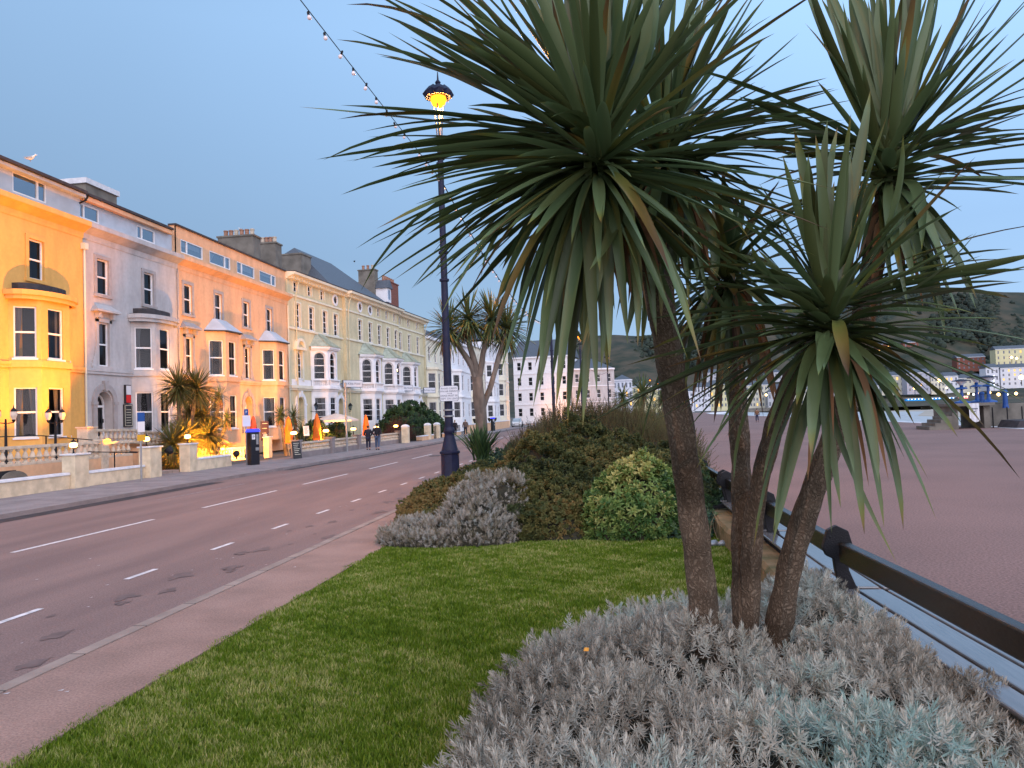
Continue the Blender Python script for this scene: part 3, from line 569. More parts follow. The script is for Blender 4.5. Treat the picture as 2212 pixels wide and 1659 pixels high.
# ------------------------------------------------------------------ pale green hotel terrace
P0 = (-26., 59.03); P1 = (-23.55, 94.4); DL = math.hypot(P1[0]-P0[0], P1[1]-P0[1]); DX, DY = (P1[0]-P0[0])/DL, (P1[1]-P0[1])/DL
def U(Yp):     # position along the hotel front that is seen at Yp on the plane X=-26
    k = Yp/26.; return (P0[1] + P0[0]*k) / -(DY + DX*k)
def bay_t2(root, c, hw=1.85, hf=.95, p=1.15):
    pts = [(c-hw,0),(c-hf,-p),(c+hf,-p),(c+hw,0)]; segs = [seg(*pts[i],*pts[i+1]) for i in range(3)]; mb = MB(); wins = []
    for k, s in enumerate(segs):
        L = s.len; ww = .98 if k != 1 else 1.15; a = (L-ww)/2; b = a+ww
        ops = [(a,b,2.0,4.2),(a,b,5.75,8.12,True)]; wall_panel(mb, s, 0, L, .5, 8.4, ops); wins += [(s,o) for o in ops]
        arch_ring(mb, s, L/2, 8.12-ww/2, ww/2+.02, ww/2+.16, -.06, .0)
        mb.box(a-.14,a,-.05,0,5.8,8.12-ww/2,fr=s).box(b,b+.14,-.05,0,5.8,8.12-ww/2,fr=s)
    mb.build('bay_wall', WM(M['white']), root, True)
    t = MB(); band(t, pts, 0, .10, 4.75, 4.9); band(t, pts, 0, .26, 4.9, 5.12); band(t, pts, .08, .22, 5.12, 5.2); t.build('bay_string_course', M['white'], root, True); t = MB(); band(t, pts, .06, .24, 5.64, 5.74); t.build('balcony_rail', M['white'], root, True); t = MB(); band(t, pts, .02, .28, 8.4, 8.56); band(t, pts, .0, .20, 8.3, 8.4)
    t.build('bay_cornice', M['white'], root, True)
    q = MB()
    for s in segs:
        n = int(s.len/.15)
        for i in range(n):
            x = (i+.5)*s.len/n; X, Y, _ = s(x,-.15,0)
            if .15 < x < s.len-.15: q.lathe(X, Y, [(.045,5.2),(.05,5.32),(.025,5.5),(.045,5.64)], 5)
            else: q.box(x-.07,x+.07,-.21,-.09,5.2,5.64,fr=s)
    q.build('balustrade', M['white'], root, True)
    o = .34; ev = [(c-hw-o,.0),(c-hf-o*.6,-p-o),(c+hf+o*.6,-p-o),(c+hw+o,.0)]; r = MB(); rings = []
    for i in range(7):
        f = i/6; g = (1-f)**1.0; k = f**.7
        rings.append([(lerp(x, c+(x-c)*.42, f), lerp(y, -.03+y*.05, f), 8.56+1.2*(1-(1-f)**1.7)*.0+1.2*f**1.5*.6+1.2*f*.4) for x, y in ev])
    r.ring(rings)
    for kk in range(9):
        f0 = -1+2*kk/8; r.tube([(c+f0*lerp(hf+o*.6,(hf+o)*.42,i/6)*1., lerp(-p-o, -.03-(p+o)*.05, i/6)-.0, 8.6+1.2*(i/6)**1.5*.6+1.2*(i/6)*.4) for i in range(7)], .028, 5)
    r.build('bay_roof', M['lead'], root, True)
    for s, o_ in wins: window(root, s, *o_[:4], kind='bars', rec=.12, curt=('drape' if o_[2] < 3 else 'left'), arch=len(o_) > 4, sill=False)
def hotel(name, label, u0, u1, w3, w4, oculi, doors, bays, ped, ztop=14.66, set_=0.):
    root = thing(name, label, 'hotel', (P0[0]+DX*u0+set_*DY, P0[1]+DY*u0-set_*DX, 0), math.atan2(DY, DX)); W = u1-u0; fw = seg(0,0,W,0)
    o3 = [(x-u0-.46,x-u0+.46,9.98,12.0) for x in w3]; o4 = [(x-u0-.36,x-u0+.36,12.93,13.78) for x in w4]; od = [(x-u0-.6,x-u0+.6,1.2,4.15,True) for x in doors]; o1 = [(x-u0-.5,x-u0+.5,5.75,8.0,True) for x in ped]
    mb = MB(); wall_panel(mb, fw, 0, W, 4.6, 13.9, o3+o4+o1); wall_panel(mb, fw, 0, W, 0, 4.6, od, rev=.5); mb.box(.003,W-.003,.75,12,0,14.2); mb.box(.002,.06,.002,.74,0,14.1).box(W-.06,W-.002,.002,.74,0,14.1); mb.box(.0,.34,-.05,0,5.2,13.7,fr=fw); mb.box(W-.34,W,-.05,0,5.2,13.7,fr=fw)
    mb.build('wall', WM(M['lime']), root, True)
    t = MB()
    for z, p in ((9.75,.12),(12.5,.10)): q = MB(); q.box(0,W,-p,0,z,z+.17,fr=fw); q.build('string_course', M['limetrim'], root, True)
    q = MB(); extr(q, fw, 0, W, [(0,4.75),(-.14,4.75),(-.14,4.9),(-.24,4.9),(-.24,5.15),(0,5.15)]); q.build('string_course', M['limetrim'], root, True)
    extr(t, fw, -.02, W+.02, [(.02,13.82),(-.06,13.82),(-.08,13.92),(-.45,14.08),(-.72,14.15),(-.76,14.34),(.3,14.42),(.3,13.82)])
    for i in range(int(W/.42)): x = .2+i*.42; t.box(x,x+.16,-.42,-.05,13.84,14.06,fr=fw)
    t.build('cornice', M['limetrim'], root, True)
    g = MB(); g.box(0,W,-.03,.0,5.15,5.65,fr=fw); g.build('string_course', M['white'], root, True)
    for o in o3: w_ = window(root, fw, *o, kind='bars', curt='net'); surround(w_, fw, *o, wd=.14, pr=.05, m=M['limetrim'], bottom=False)
    for o in o4: w_ = window(root, fw, *o, kind='small', curt=False, sill=False); surround(w_, fw, *o, wd=.14, pr=.05, m=M['limetrim'], bottom=False)
    for x in oculi:
        x -= u0; q = MB(); arch_ring(q, fw, x, 13.3, .34, .56, -.08, .005, a0=0, a1=2*pi, n=20); w_ = q.build('round_window', M['white'], root, True)
        q = MB(); q.poly([fw(x+.34*math.cos(t_), -.01, 13.3+.34*math.sin(t_)) for t_ in np.linspace(0,2*pi,20,endpoint=False)]); q.build('pane', M['room'], w_, True)
    for x in doors: door(root, fw, x-u0, 1.2, 3.5, .6, M['white'])
    for x in ped:
        x -= u0; w_ = window(root, fw, x-.5,x+.5,5.75,8.0, kind='bars', curt='net', arch=True); q = MB()
        q.box(x-.72,x-.5,-.1,0,5.5,8.1,fr=fw).box(x+.5,x+.72,-.1,0,5.5,8.1,fr=fw).box(x-.9,x+.9,-.3,0,8.1,8.3,fr=fw); arch_ring(q, fw, x, 8.3, .55, .8, -.28, 0); q.build('surround', M['limetrim'], w_, True)
    for c in bays: bay_t2(root, c-u0)
    r = MB(); r.box(0,W,-.78,.4,14.36,14.43); r.build('roof_edge', M['felt'], root, True)
    return root
uA, uB, uC = U(71.6), U(90.2), DL
h1 = hotel('hotel_building', 'pale green hotel wing next to the peach house, with one bay and arched pediment window', 0, uA, [U(61.05),U(64.),U(67.15),U(69.9)], [U(60.7),U(63.7),U(66.6)], [U(69.8)], [U(61.2),U(70.6)], [U(63.6)+1.85], [U(61.1)])
h2 = hotel('hotel_building', 'middle pale green hotel wing with two neighbouring bays and a slate hipped roof', uA, uB, [U(75.9),U(79.2),U(82.4),U(85.7),U(88.9)], [U(82.2),U(85.3),U(88.4)], [U(75.9),U(79.2)], [U(89.4)], [U(75.4)+1.85,U(83.)+1.85], [], set_=.35)
h3 = hotel('hotel_building', 'far pale green hotel wing with one bay beside the white terrace', uB, uC, [U(92.),U(96.2),U(100.5)], [U(91.9),U(95.9),U(100.3)], [], [U(101.)], [U(91.8)+1.85], [])
def hip(root, x0, x1, y0, y1, z0, z1, m=None):
    i = (y1-y0)/2; r = MB(); r.ring([[(x0,y0,z0),(x1,y0,z0),(x1,y1,z0),(x0,y1,z0)],[(x0+i*.7,y0+i,z1),(x1-i*.7,y0+i,z1),(x1-i*.7,y0+i+.05,z1),(x0+i*.7,y0+i+.05,z1)]]); return r.build('roof', m or M['slate'], root, True)
hip(h1, 0, uA, .3, 11, 14.45, 16.9); hip(h2, -2, uB-uA, .2, 12, 14.45, 19.4); hip(h3, 0, uC-uB, .3, 10, 14.45, 16.5)
chimney(h1, 8.6, 10.6, 3, 6, 14.8, 18.0, M['concrete'], 0); chimney(h2, 15.4, 16.4, 3, 5, 16., 19.6, M['concrete'], 3); chimney(h3, 4.4, 8.2, 2.5, 3.7, 15.2, 18.9, M['brick'], 0)
ch = h3.children[-1]
for i in range(6): p = MB(); p.lathe(4.7+i*.64, 3.1, [(.2,18.75),(.17,19.3),(.2,19.4)], 8); p.build('chimney_pot', M['pot'], ch, True)
dm = MB(); dm.box(15.6,16.8,1.6,4.5,15.6,17.2); dm.build('dormer', M['white'], h2, True); dm = MB(); dm.hexa([(15.4,1.4,17.2),(17.,1.4,17.2),(17.,5,17.2),(15.4,5,17.2),(16.15,1.5,18.2),(16.25,1.5,18.2),(16.25,5.4,18.2),(16.15,5.4,18.2)]); dm.build('dormer_roof', M['slate'], h2, True)
dm = MB(); dm.poly([(15.85,1.59,15.9),(16.55,1.59,15.9),(16.55,1.59,17.),(15.85,1.59,17.)]); dm.build('window', M['glass'], h2, True)
for hh, x in ((h2,.35),(h1,1.2),(h3,uC-uB-.3)):
    d_ = MB(); d_.tube([(x,-.16,.3),(x,-.16,12.4),(x+.1,-.3,13.5),(x+.5,-.5,14.2)],.05); d_.build('downpipe', M['lime'], hh, True)
# hotel name boards at first-floor level
for i, (Yp, wd, zz) in enumerate(((71.5,2.2,5.55),(90.4,2.0,5.55),(102.2,1.9,5.5))):
    u = U(Yp); lab = ['white hotel name board hanging at the join of the first two hotel wings','white hotel name board between the second and third hotel bays','white hotel name board beside the last hotel bay'][i]
    s_ = thing('hotel_sign', lab, 'sign', (P0[0]+DX*u+.9, P0[1]+DY*u, zz), math.atan2(DY,DX)-.55)
    mb = MB(); mb.box(-wd/2,wd/2,-.05,.05,-.35,.35).box(-wd/2-.05,-wd/2,-.5+.5,.9,-.03,.03); mb.build('sign_frame', M['ink'], s_, True)
    mb = MB(); mb.box(-wd/2+.06,wd/2-.06,-.062,-.052,-.3,.3); mb.build('sign_panel', M['signwhite'], s_, True)
    text_mesh('St Kilda Hotel', .3, M['ink'], 'lettering', s_, (0,-.066,0), (pi/2,0,0), .003)
# ------------------------------------------------------------------ white terrace beyond
Q0 = (-24.0, 97.); Q1 = (-21.6, 157.)
def far_house(name, label, x, y, rz, W, H, D, m, floors, cols, roofm=None, rh=2.5, bay=False, cat='house', group=None, lit=0., gable=False, wh=.52, ww=.9, base=.6, lab_attr=None):
    root = thing(name, label, cat, (x, y, 0), rz, group); mb = MB(); fh = (H-base)/floors; fw = seg(0,0,W,0)
    ops = [(lerp(0,W,(c+.5)/cols)-ww/2, lerp(0,W,(c+.5)/cols)+ww/2, base+f*fh+fh*.24, base+f*fh+fh*(.24+wh)) for f in range(floors) for c in range(cols) if not (bay and c == 0 and f < floors-1)]
    for a,b,c,d in ops: pass
    wall_panel(mb, fw, 0, W, -1.5, H, ops, rev=.15); mb.box(.003,W-.003,.75,D,-1.5,H-.003).box(.002,.06,.002,.74,-1.5,H-.004).box(W-.06,W-.002,.002,.74,-1.5,H-.004)
    mb.build('wall', WM(m), root, True)
    t = MB(); t.box(-.05,W+.05,-.35,.4,H,H+.35)
    t.build('cornice', M['white'], root, True)
    if y < 200:
        for f in range(1, floors): q = MB(); q.box(0,W,-.12,0,base+f*fh-.1,base+f*fh+.08,fr=fw); q.build('string_course', M['white'], root, True)
    if gable:
        r = MB(); r.ring([[(-.3,-.3,H+.35),(W+.3,-.3,H+.35),(W+.3,D,H+.35),(-.3,D,H+.35)],[(.1,D*.5,H+.35+rh),(W-.1,D*.5,H+.35+rh),(W-.1,D*.5+.1,H+.35+rh),(.1,D*.5+.1,H+.35+rh)]]); r.build('roof', roofm or M['slate'], root, True)
    elif rh: hip(root, 0, W, .1, D, H+.36, H+.36+rh, roofm)
    for i, o in enumerate(ops):
        if lit and random.random() < lit:
            q = MB(); q.box(o[0]+.03,o[1]-.03,.10,.14,o[2]+.03,o[3]-.03,fr=fw); q.build('window', M['lit'], root, True)
        elif y < 200: window(root, fw, *o, kind='sash', curt=True if y < 130 else False, sill=True)
        else:
            q = MB(); q.box(o[0]+.03,o[1]-.03,.08,.14,o[2]+.03,o[3]-.03,fr=fw); q.build('window', M['far_glass'], root, True)
    if bay:
        c = W*.5/cols+.3; hw, hf, p = 2.0, 1.1, 1.2; zt = base+(floors-1)*fh-.3; pts = [(c-hw,0),(c-hf,-p),(c+hf,-p),(c+hw,0)]; b = MB(); ws = []
        for i in range(3):
            s = seg(*pts[i],*pts[i+1]); oo = [((s.len-1.)/2,(s.len+1.)/2,base+f*fh+fh*.22,base+f*fh+fh*.8) for f in range(floors-1)]; wall_panel(b, s, 0, s.len, 0, zt, oo, rev=.12); ws += [(s,o) for o in oo]
        band(b, pts, 0, .2, zt, zt+.3)
        for f in range(1, floors-1): band(b, pts, 0, .2, base+f*fh-.15, base+f*fh+.1)
        b.poly([(x_,y_,zt+.3) for x_,y_ in pts])
        b.build('bay_wall', WM(m), root, True)
        for s, o in ws: window(root, s, *o, kind='sash', curt=True if y < 130 else False, sill=False)
    return root
M['far_glass'] = mat('far_window', (.10,.12,.16), .3, spec=.6)
aq = math.atan2(Q1[1]-Q0[1], Q1[0]-Q0[0]); LQ = math.hypot(Q1[0]-Q0[0], Q1[1]-Q0[1])
tl = ['white terrace house adjoining the green hotel, partly behind the lamp post', 'white terrace house behind the trunk of the street palm', 'white terrace house right of the street palm trunk', 'white terrace house above the parked silver car', 'tall white terrace house at the end of the white row']
for i, (H_, fl) in enumerate(((12.4,3),(12.9,3),(13.6,3),(15.2,4),(16.6,4))):
    f = i/5.; far_house('terrace_house', tl[i], lerp(Q0[0],Q1[0],f)+(.25 if i%2 else 0), lerp(Q0[1],Q1[1],f), aq, LQ/5-.02, H_, 10, M['white'] if i%2 else M['limetrim'], fl, 4, rh=2.2, bay=True, base=1.1)
# big white building closing the street and its neighbours
far_house('hotel_building', 'white four storey gabled hotel closing the street behind the hanging palm leaves', -22.5, 172, -.12, 12.8, 14.6, 12, M['white'], 4, 5, rh=4.2, gable=True, cat='hotel', base=.8)
far_house('hotel_building', 'pale pink hotel lit orange at ground level beside the gabled white hotel', -9.4, 171, .35, 10, 11.5, 10, M['pinkish'], 3, 4, rh=2.5, cat='hotel', base=.8)
# ------------------------------------------------------------------ far town round the bay
def px_house(name, label, x0, x1, yt, yb, D, m, floors, cols, rh=2.5, gable=False, lit=0., roofm=None, cat='house', group=None, rz=None):
    a = on_y(x0, yb, D); b = on_y(x1, yb, D); t = on_y((x0+x1)/2, yt, D); W = b[0]-a[0]; z0 = a[2]; H = t[2]-z0
    r = far_house(name, label, a[0], D, 0, W, H, 10, m, floors, cols, roofm=roofm, rh=rh, gable=gable, lit=lit, cat=cat, group=group, base=.3, ww=min(1.2, W/cols*.45))
    r.location.z = z0; return r
tint = lambda n, c: mat(n, c, .8, .06, .5)
T_ = [tint('far_white', (.58,.60,.66)), tint('far_cream', (.58,.56,.46)), tint('far_blue_grey', (.36,.38,.46)), tint('far_primrose', (.58,.55,.34)), M['brick'], tint('far_grey', (.42,.43,.46))]
# row at the end of the near parade (seen between the hanging leaves)
for i, (x0, x1, yt, yb, D, mi, fl, c_, lab) in enumerate([
    (1250,1292,815,884,250,0,4,4,'white parade building left of the distant street lamp'), (1292,1326,806,884,262,0,4,4,'white parade building behind the distant street lamp'),
    (1326,1368,822,884,275,0,3,5,'low white parade building right of the distant street lamp'), (1368,1410,836,884,290,3,3,5,'yellow green lit parade building beyond the first white buildings'),
    (1410,1450,842,884,310,3,3,4,'pale yellow parade building behind the leaning trunk'), (1450,1500,848,884,330,0,3,5,'white parade building just right of the leftmost trunk')]):
    px_house('parade_building', lab, x0, x1, yt, yb, D, T_[mi], fl, c_, rh=2., lit=.12)
# far side of the bay
FH = [(1842,1868,822,858,640,5,3,4,'far stone villa above the grey shore house'),(1868,1892,826,859,640,0,3,3,'far white gabled cottage left of the cream house'),(1893,1908,822,855,640,5,3,3,'far narrow grey house beside the cream house'),(1660,1700,848,882,490,5,2,5,'far low terrace right of the walking person'),(1712,1744,842,876,540,1,3,5,'far cream terrace left of the white hotel wing'),(1802,1838,842,870,560,5,2,5,'far low houses right of the twin gabled hotel'),(1502,1536,838,883,470,0,4,5,'far white seafront building between the first two trunks'),(1536,1572,832,883,475,3,4,5,'far yellow seafront building beside the second trunk'),
 (1600,1640,834,882,500,1,4,6,'far cream seafront building left of the walking person'),(1640,1672,832,881,500,1,4,5,'far cream seafront building behind the walking person'),(1672,1712,840,880,510,0,3,5,'far white seafront building between the leaning trunks'),
 (1745,1768,828,870,560,0,4,4,'far white hotel wing left of the twin gabled hotel'),(1768,1800,824,870,560,0,4,6,'far white twin gabled hotel on the shore'),
 (1840,1875,838,864,600,5,3,4,'far grey house low on the shore behind drooping leaves'),(1876,1900,834,862,600,0,3,3,'far pale house beside the grey shore house'),
 (1905,1955,812,850,610,1,3,5,'far cream house left of the blue grey hotel'),(1960,2010,806,848,600,2,4,4,'far blue grey square hotel with lit top floor'),(2012,2042,815,848,600,1,3,4,'far cream gabled house beside the blue grey hotel'),(2042,2072,813,848,600,0,3,3,'far pale house behind the drooping leaf tips'),
 (2072,2132,817,845,600,1,2,6,'far low cream building left of the blank white block'),(2132,2160,795,840,590,0,3,3,'far blank white block with string of lights'),(2163,2225,795,835,590,0,4,5,'far white hotel at the right edge of the picture'),
 (2152,2225,754,792,700,3,3,6,'far primrose gabled hotel high on the hillside'),(2068,2130,772,800,720,4,3,6,'far red brick hillside hotel with gables'),
 (1895,1925,744,762,820,4,2,3,'far red roofed villa on the hillside, left one'),(1952,1985,740,762,820,4,2,3,'far red roofed villa on the hillside beside the pine'),
 (1700,1735,790,806,700,5,2,4,'far grey hillside house above the twin trunks'),(1845,1880,782,800,700,5,2,4,'far grey hillside cottage below the wood'),(1786,1812,796,812,680,1,2,3,'far hillside house above the gabled hotel'),
 (1520,1560,806,822,640,5,2,4,'far hillside house above the white seafront'),(1590,1625,800,818,640,0,2,4,'far pale hillside house above the cream seafront'),(1655,1690,806,822,640,5,2,4,'far grey hillside house over the walking person')]
for x0,x1,yt,yb,D,mi,fl,c_,lab in FH: px_house('far_building', lab, x0, x1, yt, yb, D, T_[mi], fl, c_, rh=3., gable=(fl > 2 and mi != 5), lit=.10)
# small lights along the far shore
def glow(name, label, x, y, D, r, m, cat='lamp', group='small lamps along the far shore'):
    p = on_y(x, y, D); mb = MB(); zb = -.1 if D < 400 else -1.
    t = thing(name, label, cat, (p[0], p[1], max(zb, p[2]-6)), 0, group)
    mb.tube([(p[0],p[1],max(zb,p[2]-6)),(p[0],p[1],p[2]-r)], r*.16, 5); mb.build('pole', M['iron'], t)
    mb = MB(); mb.lathe(p[0], p[1], [(r*.3,p[2]-r),(r,p[2]-.3*r),(r,p[2]+.3*r),(r*.3,p[2]+r)], 8); mb.build('lamp_globe', m, t)
LABG = 'small glowing lamp on the far shore of the bay'
for x, y, D, r, m in [(1556,842,440,1.,'warm'),(1590,855,460,.6,'warm_far'),(1655,853,470,.7,'warm_far'),(1779,858,540,.8,'warm_far'),(1791,852,540,.6,'warm_far'),(1873,846,560,1.1,'warm'),(1976,838,590,1.1,'warm'),(1990,842,590,.7,'warm_far'),(2029,822,580,1.2,'warm_far'),(2045,838,590,.6,'warm_far'),
    (2092,850,560,.7,'warm_far'),(2103,852,560,.7,'white_far'),(2113,850,560,.6,'warm_far'),(2138,848,560,.8,'warm_far'),(2157,852,560,1.1,'warm_far'),(2176,851,560,.9,'white_far'),(2195,850,560,1.,'warm_far'),(2206,815,580,1.6,'warm_far'),(2147,812,580,.5,'white_far'),(2147,822,580,.5,'white_far'),(2147,832,580,.5,'white_far'),(2185,772,690,1.1,'warm_far'),(2196,774,690,1.,'warm_far'),(1700,806,600,.5,'white_far'),(1912,806,590,.6,'white_far')]:
    glow('shore_lamp', LABG, x, y, D, r, M[m])
# blue-lit shelter and pink stall on the far promenade
def shelter(name, label, x0, x1, y0, y1, D, mbody, mlight, n):
    a = on_y(x0, y1, D); b = on_y(x1, y0, D); t = thing(name, label, 'shelter', (a[0], a[1], a[2]))
    W = b[0]-a[0]; H = b[2]-a[2]; mb = MB(); mb.box(0,W,0,3,0,H*.85); mb.build('body', mbody, t, True)
    mb = MB(); mb.box(-.6,W+.6,-1.,4,H*.85,H); mb.build('roof', T_[5], t, True)
    for i in range(n):
        q = MB(); x = (i+.5)*W/n; q.lathe(x, -.8, [(.25,H*.6),(.42,H*.68),(.25,H*.78)], 6); q.build('lamp', mlight, t, True)
shelter('seafront_shelter', 'long blue lit seafront shelter across the bay', 1958, 2062, 857, 868, 545, mat('lit_blue_wall', (.02,.25,.6), .6, emit=(.02,.3,.9), es=.35), M['white_far'], 14)
shelter('seafront_stall', 'small pink lit seafront stall right of the blue shelter', 2074, 2091, 854, 864, 545, mat('lit_pink_wall', (.7,.2,.25), .6, emit=(1.,.25,.3), es=.7), M['warm_far'], 3)
# stone landing stage with blue lamps at the edge of the promenade
ls = thing('landing_stage', 'dark stone landing stage with steps at the sea wall', 'jetty', (27.5, 66, 0))
D = 57.
mb = MB(); a = on_y(2069, 920, D); b = on_y(2142, 869, D); b[2] -= .45; m_ = on_y(2100, 900, D)[0]; mb.box(a[0],m_-.9,D,D+4,-2.5,b[2]+.25).box(m_+.9,b[0],D+.3,D+4,-2.5,b[2]+.25).box(a[0]-.15,b[0]+.15,D-.15,D+4.2,b[2]+.25,b[2]+.45); mb.build('pier_block', M['concrete'], ls)
zt = b[2]+.45
for i in range(5): q = MB(); q.box(a[0]-2.0+i*.38, a[0]-1.625+i*.38, D-.4, D+2, -.2, .25+i*.22); q.build('step', M['concrete'], ls)
q = MB(); q.box(b[0],b[0]+60,D+2.5,D+2.9,-2.5,zt-.12); q.build('parapet_wall', M['concrete'], ls)
q = MB(); q.hexa([(b[0]-1.2,D-2.6,-2.5),(60,D-9,-2.5),(60,D+1.4,-2.5),(b[0]-1.2,D+.1,-2.5),(b[0]+.6,D-2.4,.50),(60,D-9,.50),(60,D+1.4,.55),(b[0]+.6,D+.1,.55)]); q.build('dark_ramp', M['asphalt_dark'], ls)
for i in range(9): q = MB(); x = b[0]+.2+i*.95; q.tube([(x,D+.4,-.2),(x,D+.4,zt-.35)],.045,6); q.build('rail_post', M['iron'], ls)
bn = thing('banner', 'white notice banner tied to railings on the landing stage', 'banner', (m_, D-.5, .2)); q = MB(); p0 = on_y(2108,872,D-.45); p1 = on_y(2091,908,D-.45)
q = MB(); n = 8
q.ring([[(lerp(p1[0]+.1,p0[0]+.2,i/n),D-.5+.04*math.sin(i*1.7),.5+.05*math.sin(i)),(lerp(p1[0]+.1,p0[0]+.2,i/n),D-.46+.04*math.sin(i*1.7),1.75)] for i in range(n+1)], cap=False, closed=False); q.build('cloth', M['signwhite'], bn)
q = MB(); q.box(p1[0]+.2,p0[0]+.05,D-.58,D-.56,1.35,1.42).box(p1[0]+.3,p0[0]-.1,D-.58,D-.56,1.15,1.22); q.build('lettering', M['ink'], bn)
def blue_lamp(x, yb, yt, D, lab):
    p = on_y(x, yt, D); zb = zt
    t = thing('pier_lamp', lab, 'lamp', (p[0], D, zb), 0, 'blue lamp standards on the landing stage'); q = MB(); h = p[2]-zb
    q.lathe(p[0],D,[(.55,zb),(.5,zb+.1),(.16,zb+.2),(.12,zb+.35),(.09,zb+h*.55),(.09,zb+h*.6)],10); q.build('column', M['blue'], t)
    q = MB(); q.lathe(p[0],D,[(.1,zb+h*.6),(.4,zb+h*.63),(.35,zb+h*.68),(.1,zb+h*.72),(.14,zb+h*.78),(.08,zb+h*.8)],10); q.build('collar', M['blue'], t)
    q = MB(); q.lathe(p[0],D,[(.12,zb+h*.8),(.38,zb+h*.97),(.42,zb+h*.97)],8); q.build('lantern_glass', M['signwhite'], t); q = MB(); q.lathe(p[0],D,[(.6,zb+h*.97),(.6,zb+h),(.1,zb+h*1.06)],10); q.build('lantern_cap', M['navy'], t)
blue_lamp(2076,0,822,D+1.,'blue lamp standard on the landing stage, left one'); blue_lamp(2108,0,815,D+2.8,'blue lamp standard on the landing stage, middle one'); blue_lamp(2133,0,814,D+1.,'blue lamp standard on the landing stage, right one')
for x, lab in ((2120,'short blue bollard post between two blue lamps'),(2170,'tall blue post standing alone on the sea parapet')):
    p = on_y(x, 842 if x > 2150 else 846, D+2.); q = MB(); q.lathe(p[0],p[1],[(.22,b[2]),(.17,b[2]+.25),(.15,p[2]-.2),(.2,p[2]-.15),(.12,p[2])],10); tag(q.build('blue_post', M['blue']), lab, 'post')
# groynes on the beach
for i, (x0, x1, y, D) in enumerate(((1830,1960,889,330),(1640,1760,887,380),(1990,2066,884,300))):
    a = on_z(x0, y, -2.6); b = on_z(x1, y-1, -2.6); q = MB(); q.box(a[0],b[0],a[1],a[1]+.6,-3.2,-1.8)
    for k in range(14): xx = lerp(a[0],b[0],k/13); q.box(xx,xx+.5,a[1]-.3,a[1]+.9,-3.2,-1.3)
    tag(q.build('groyne', M['twig']), ['long dark timber groyne across the sand','dark timber groyne behind the palm trunks','timber groyne reaching to the landing stage'][i], 'groyne')
# ------------------------------------------------------------------ sword-leaved palms (cordyline)
def ribbons(base, tip, ctl, wid, nseg=9, fold=.22, twist=None, side=None):
    """many strap leaves at once: quadratic curves base->tip with control point; returns V, F, along"""
    base, tip, ctl = map(np.asarray, (base, tip, ctl)); n = len(base); t = np.linspace(0, 1, nseg+1)[None,:,None]
    P = (1-t)**2*base[:,None] + 2*t*(1-t)*ctl[:,None] + t**2*tip[:,None]
    T = 2*(1-t)*(ctl-base)[:,None] + 2*t*(tip-ctl)[:,None]; T /= np.linalg.norm(T, axis=2, keepdims=True)+1e-9
    up = np.tile(np.array([0,0,1.]), (n,1)); D = tip-base; vert = np.abs(D[:,2])/(np.linalg.norm(D,axis=1)+1e-9) > .93
    up[vert] = np.array([0,-1.,.1]); 
    S = np.cross(T, up[:,None,:]); S /= np.linalg.norm(S, axis=2, keepdims=True)+1e-9; Nn = np.cross(S, T)
    if twist is not None:
        a = (twist[:,None]*(.25+.75*t[:,:,0]))[:,:,None] ; S, Nn = S*np.cos(a)+Nn*np.sin(a), Nn*np.cos(a)-S*np.sin(a)
    tt = t[:,:,0]; prof = np.interp(tt[0], [0,.08,.3,.5,.72,.88,1.], [.72,.62,.90,1.,.80,.50,.0])
    W = (wid[:,None]*prof[None])[:,:,None]*.5
    A, Bm, Cc = P - S*W + Nn*W*fold*2, P, P + S*W + Nn*W*fold*2
    V = np.stack([A, Bm, Cc], 2).reshape(-1, 3)                    # leaf, station, 3
    idx = (np.arange(n)[:,None,None]*(nseg+1) + np.arange(nseg)[None,:,None])*3 + np.arange(2)[None,None,:]
    Fq = np.stack([idx, idx+1, idx+4, idx+3], -1).reshape(-1, 4)
    along = np.repeat(np.linspace(0,1,nseg+1)[None,:,None], n, 0).repeat(3, 2).reshape(-1)
    return V, Fq, along
M['cordy'] = leafmat('cordyline_leaf', [(0,(.040,.034,.010)),(.08,(.040,.046,.014)),(.30,(.058,.086,.032)),(.62,(.094,.145,.066)),(.80,(.125,.145,.035)),(.90,(.15,.115,.03)),(1.,(.06,.028,.018))], .40, .18, .35)
M['cordy_dead'] = leafmat('dry_cordyline_leaf', [(0,(.07,.035,.02)),(.5,(.17,.095,.05)),(1.,(.30,.19,.11))], .8, .2, .1)
def leaf_values(n, along, nseg, old=.12):
    r = RG.random(n); per = np.repeat(r, (nseg+1)*3); o = np.repeat(RG.random(n) < old, (nseg+1)*3)
    v = .12 + .5*per
    tipz = np.clip((along-.72)/.28, 0, 1); yt = np.repeat(RG.random(n), (nseg+1)*3)
    v = v + (1.-v)*np.clip(tipz*1.25-.75*(1-yt)-.1, 0, 1)
    v = np.where(o, .72 + .28*along, v); return np.clip(v, 0, 1)
def crown_tips(ctr, D, tips, Lmax, rng, jit=.25):
    """leaf ends picked for this plant: (x, y) seen from the pavement, depth chosen so that the leaf keeps a natural length"""
    out = []
    for tpl in tips:
        x, y = tpl[:2]; sg = tpl[2] if len(tpl) > 2 else rng.choice([-1, -.6, .5])
        p = on_y(x, y, D); s = np.linalg.norm(p-ctr); dz = math.sqrt(max(0, Lmax**2 - s*s))*.55 if s < Lmax else .05
        p = on_y(x, y, D + sg*dz); out.append(p)
    return np.array(out)
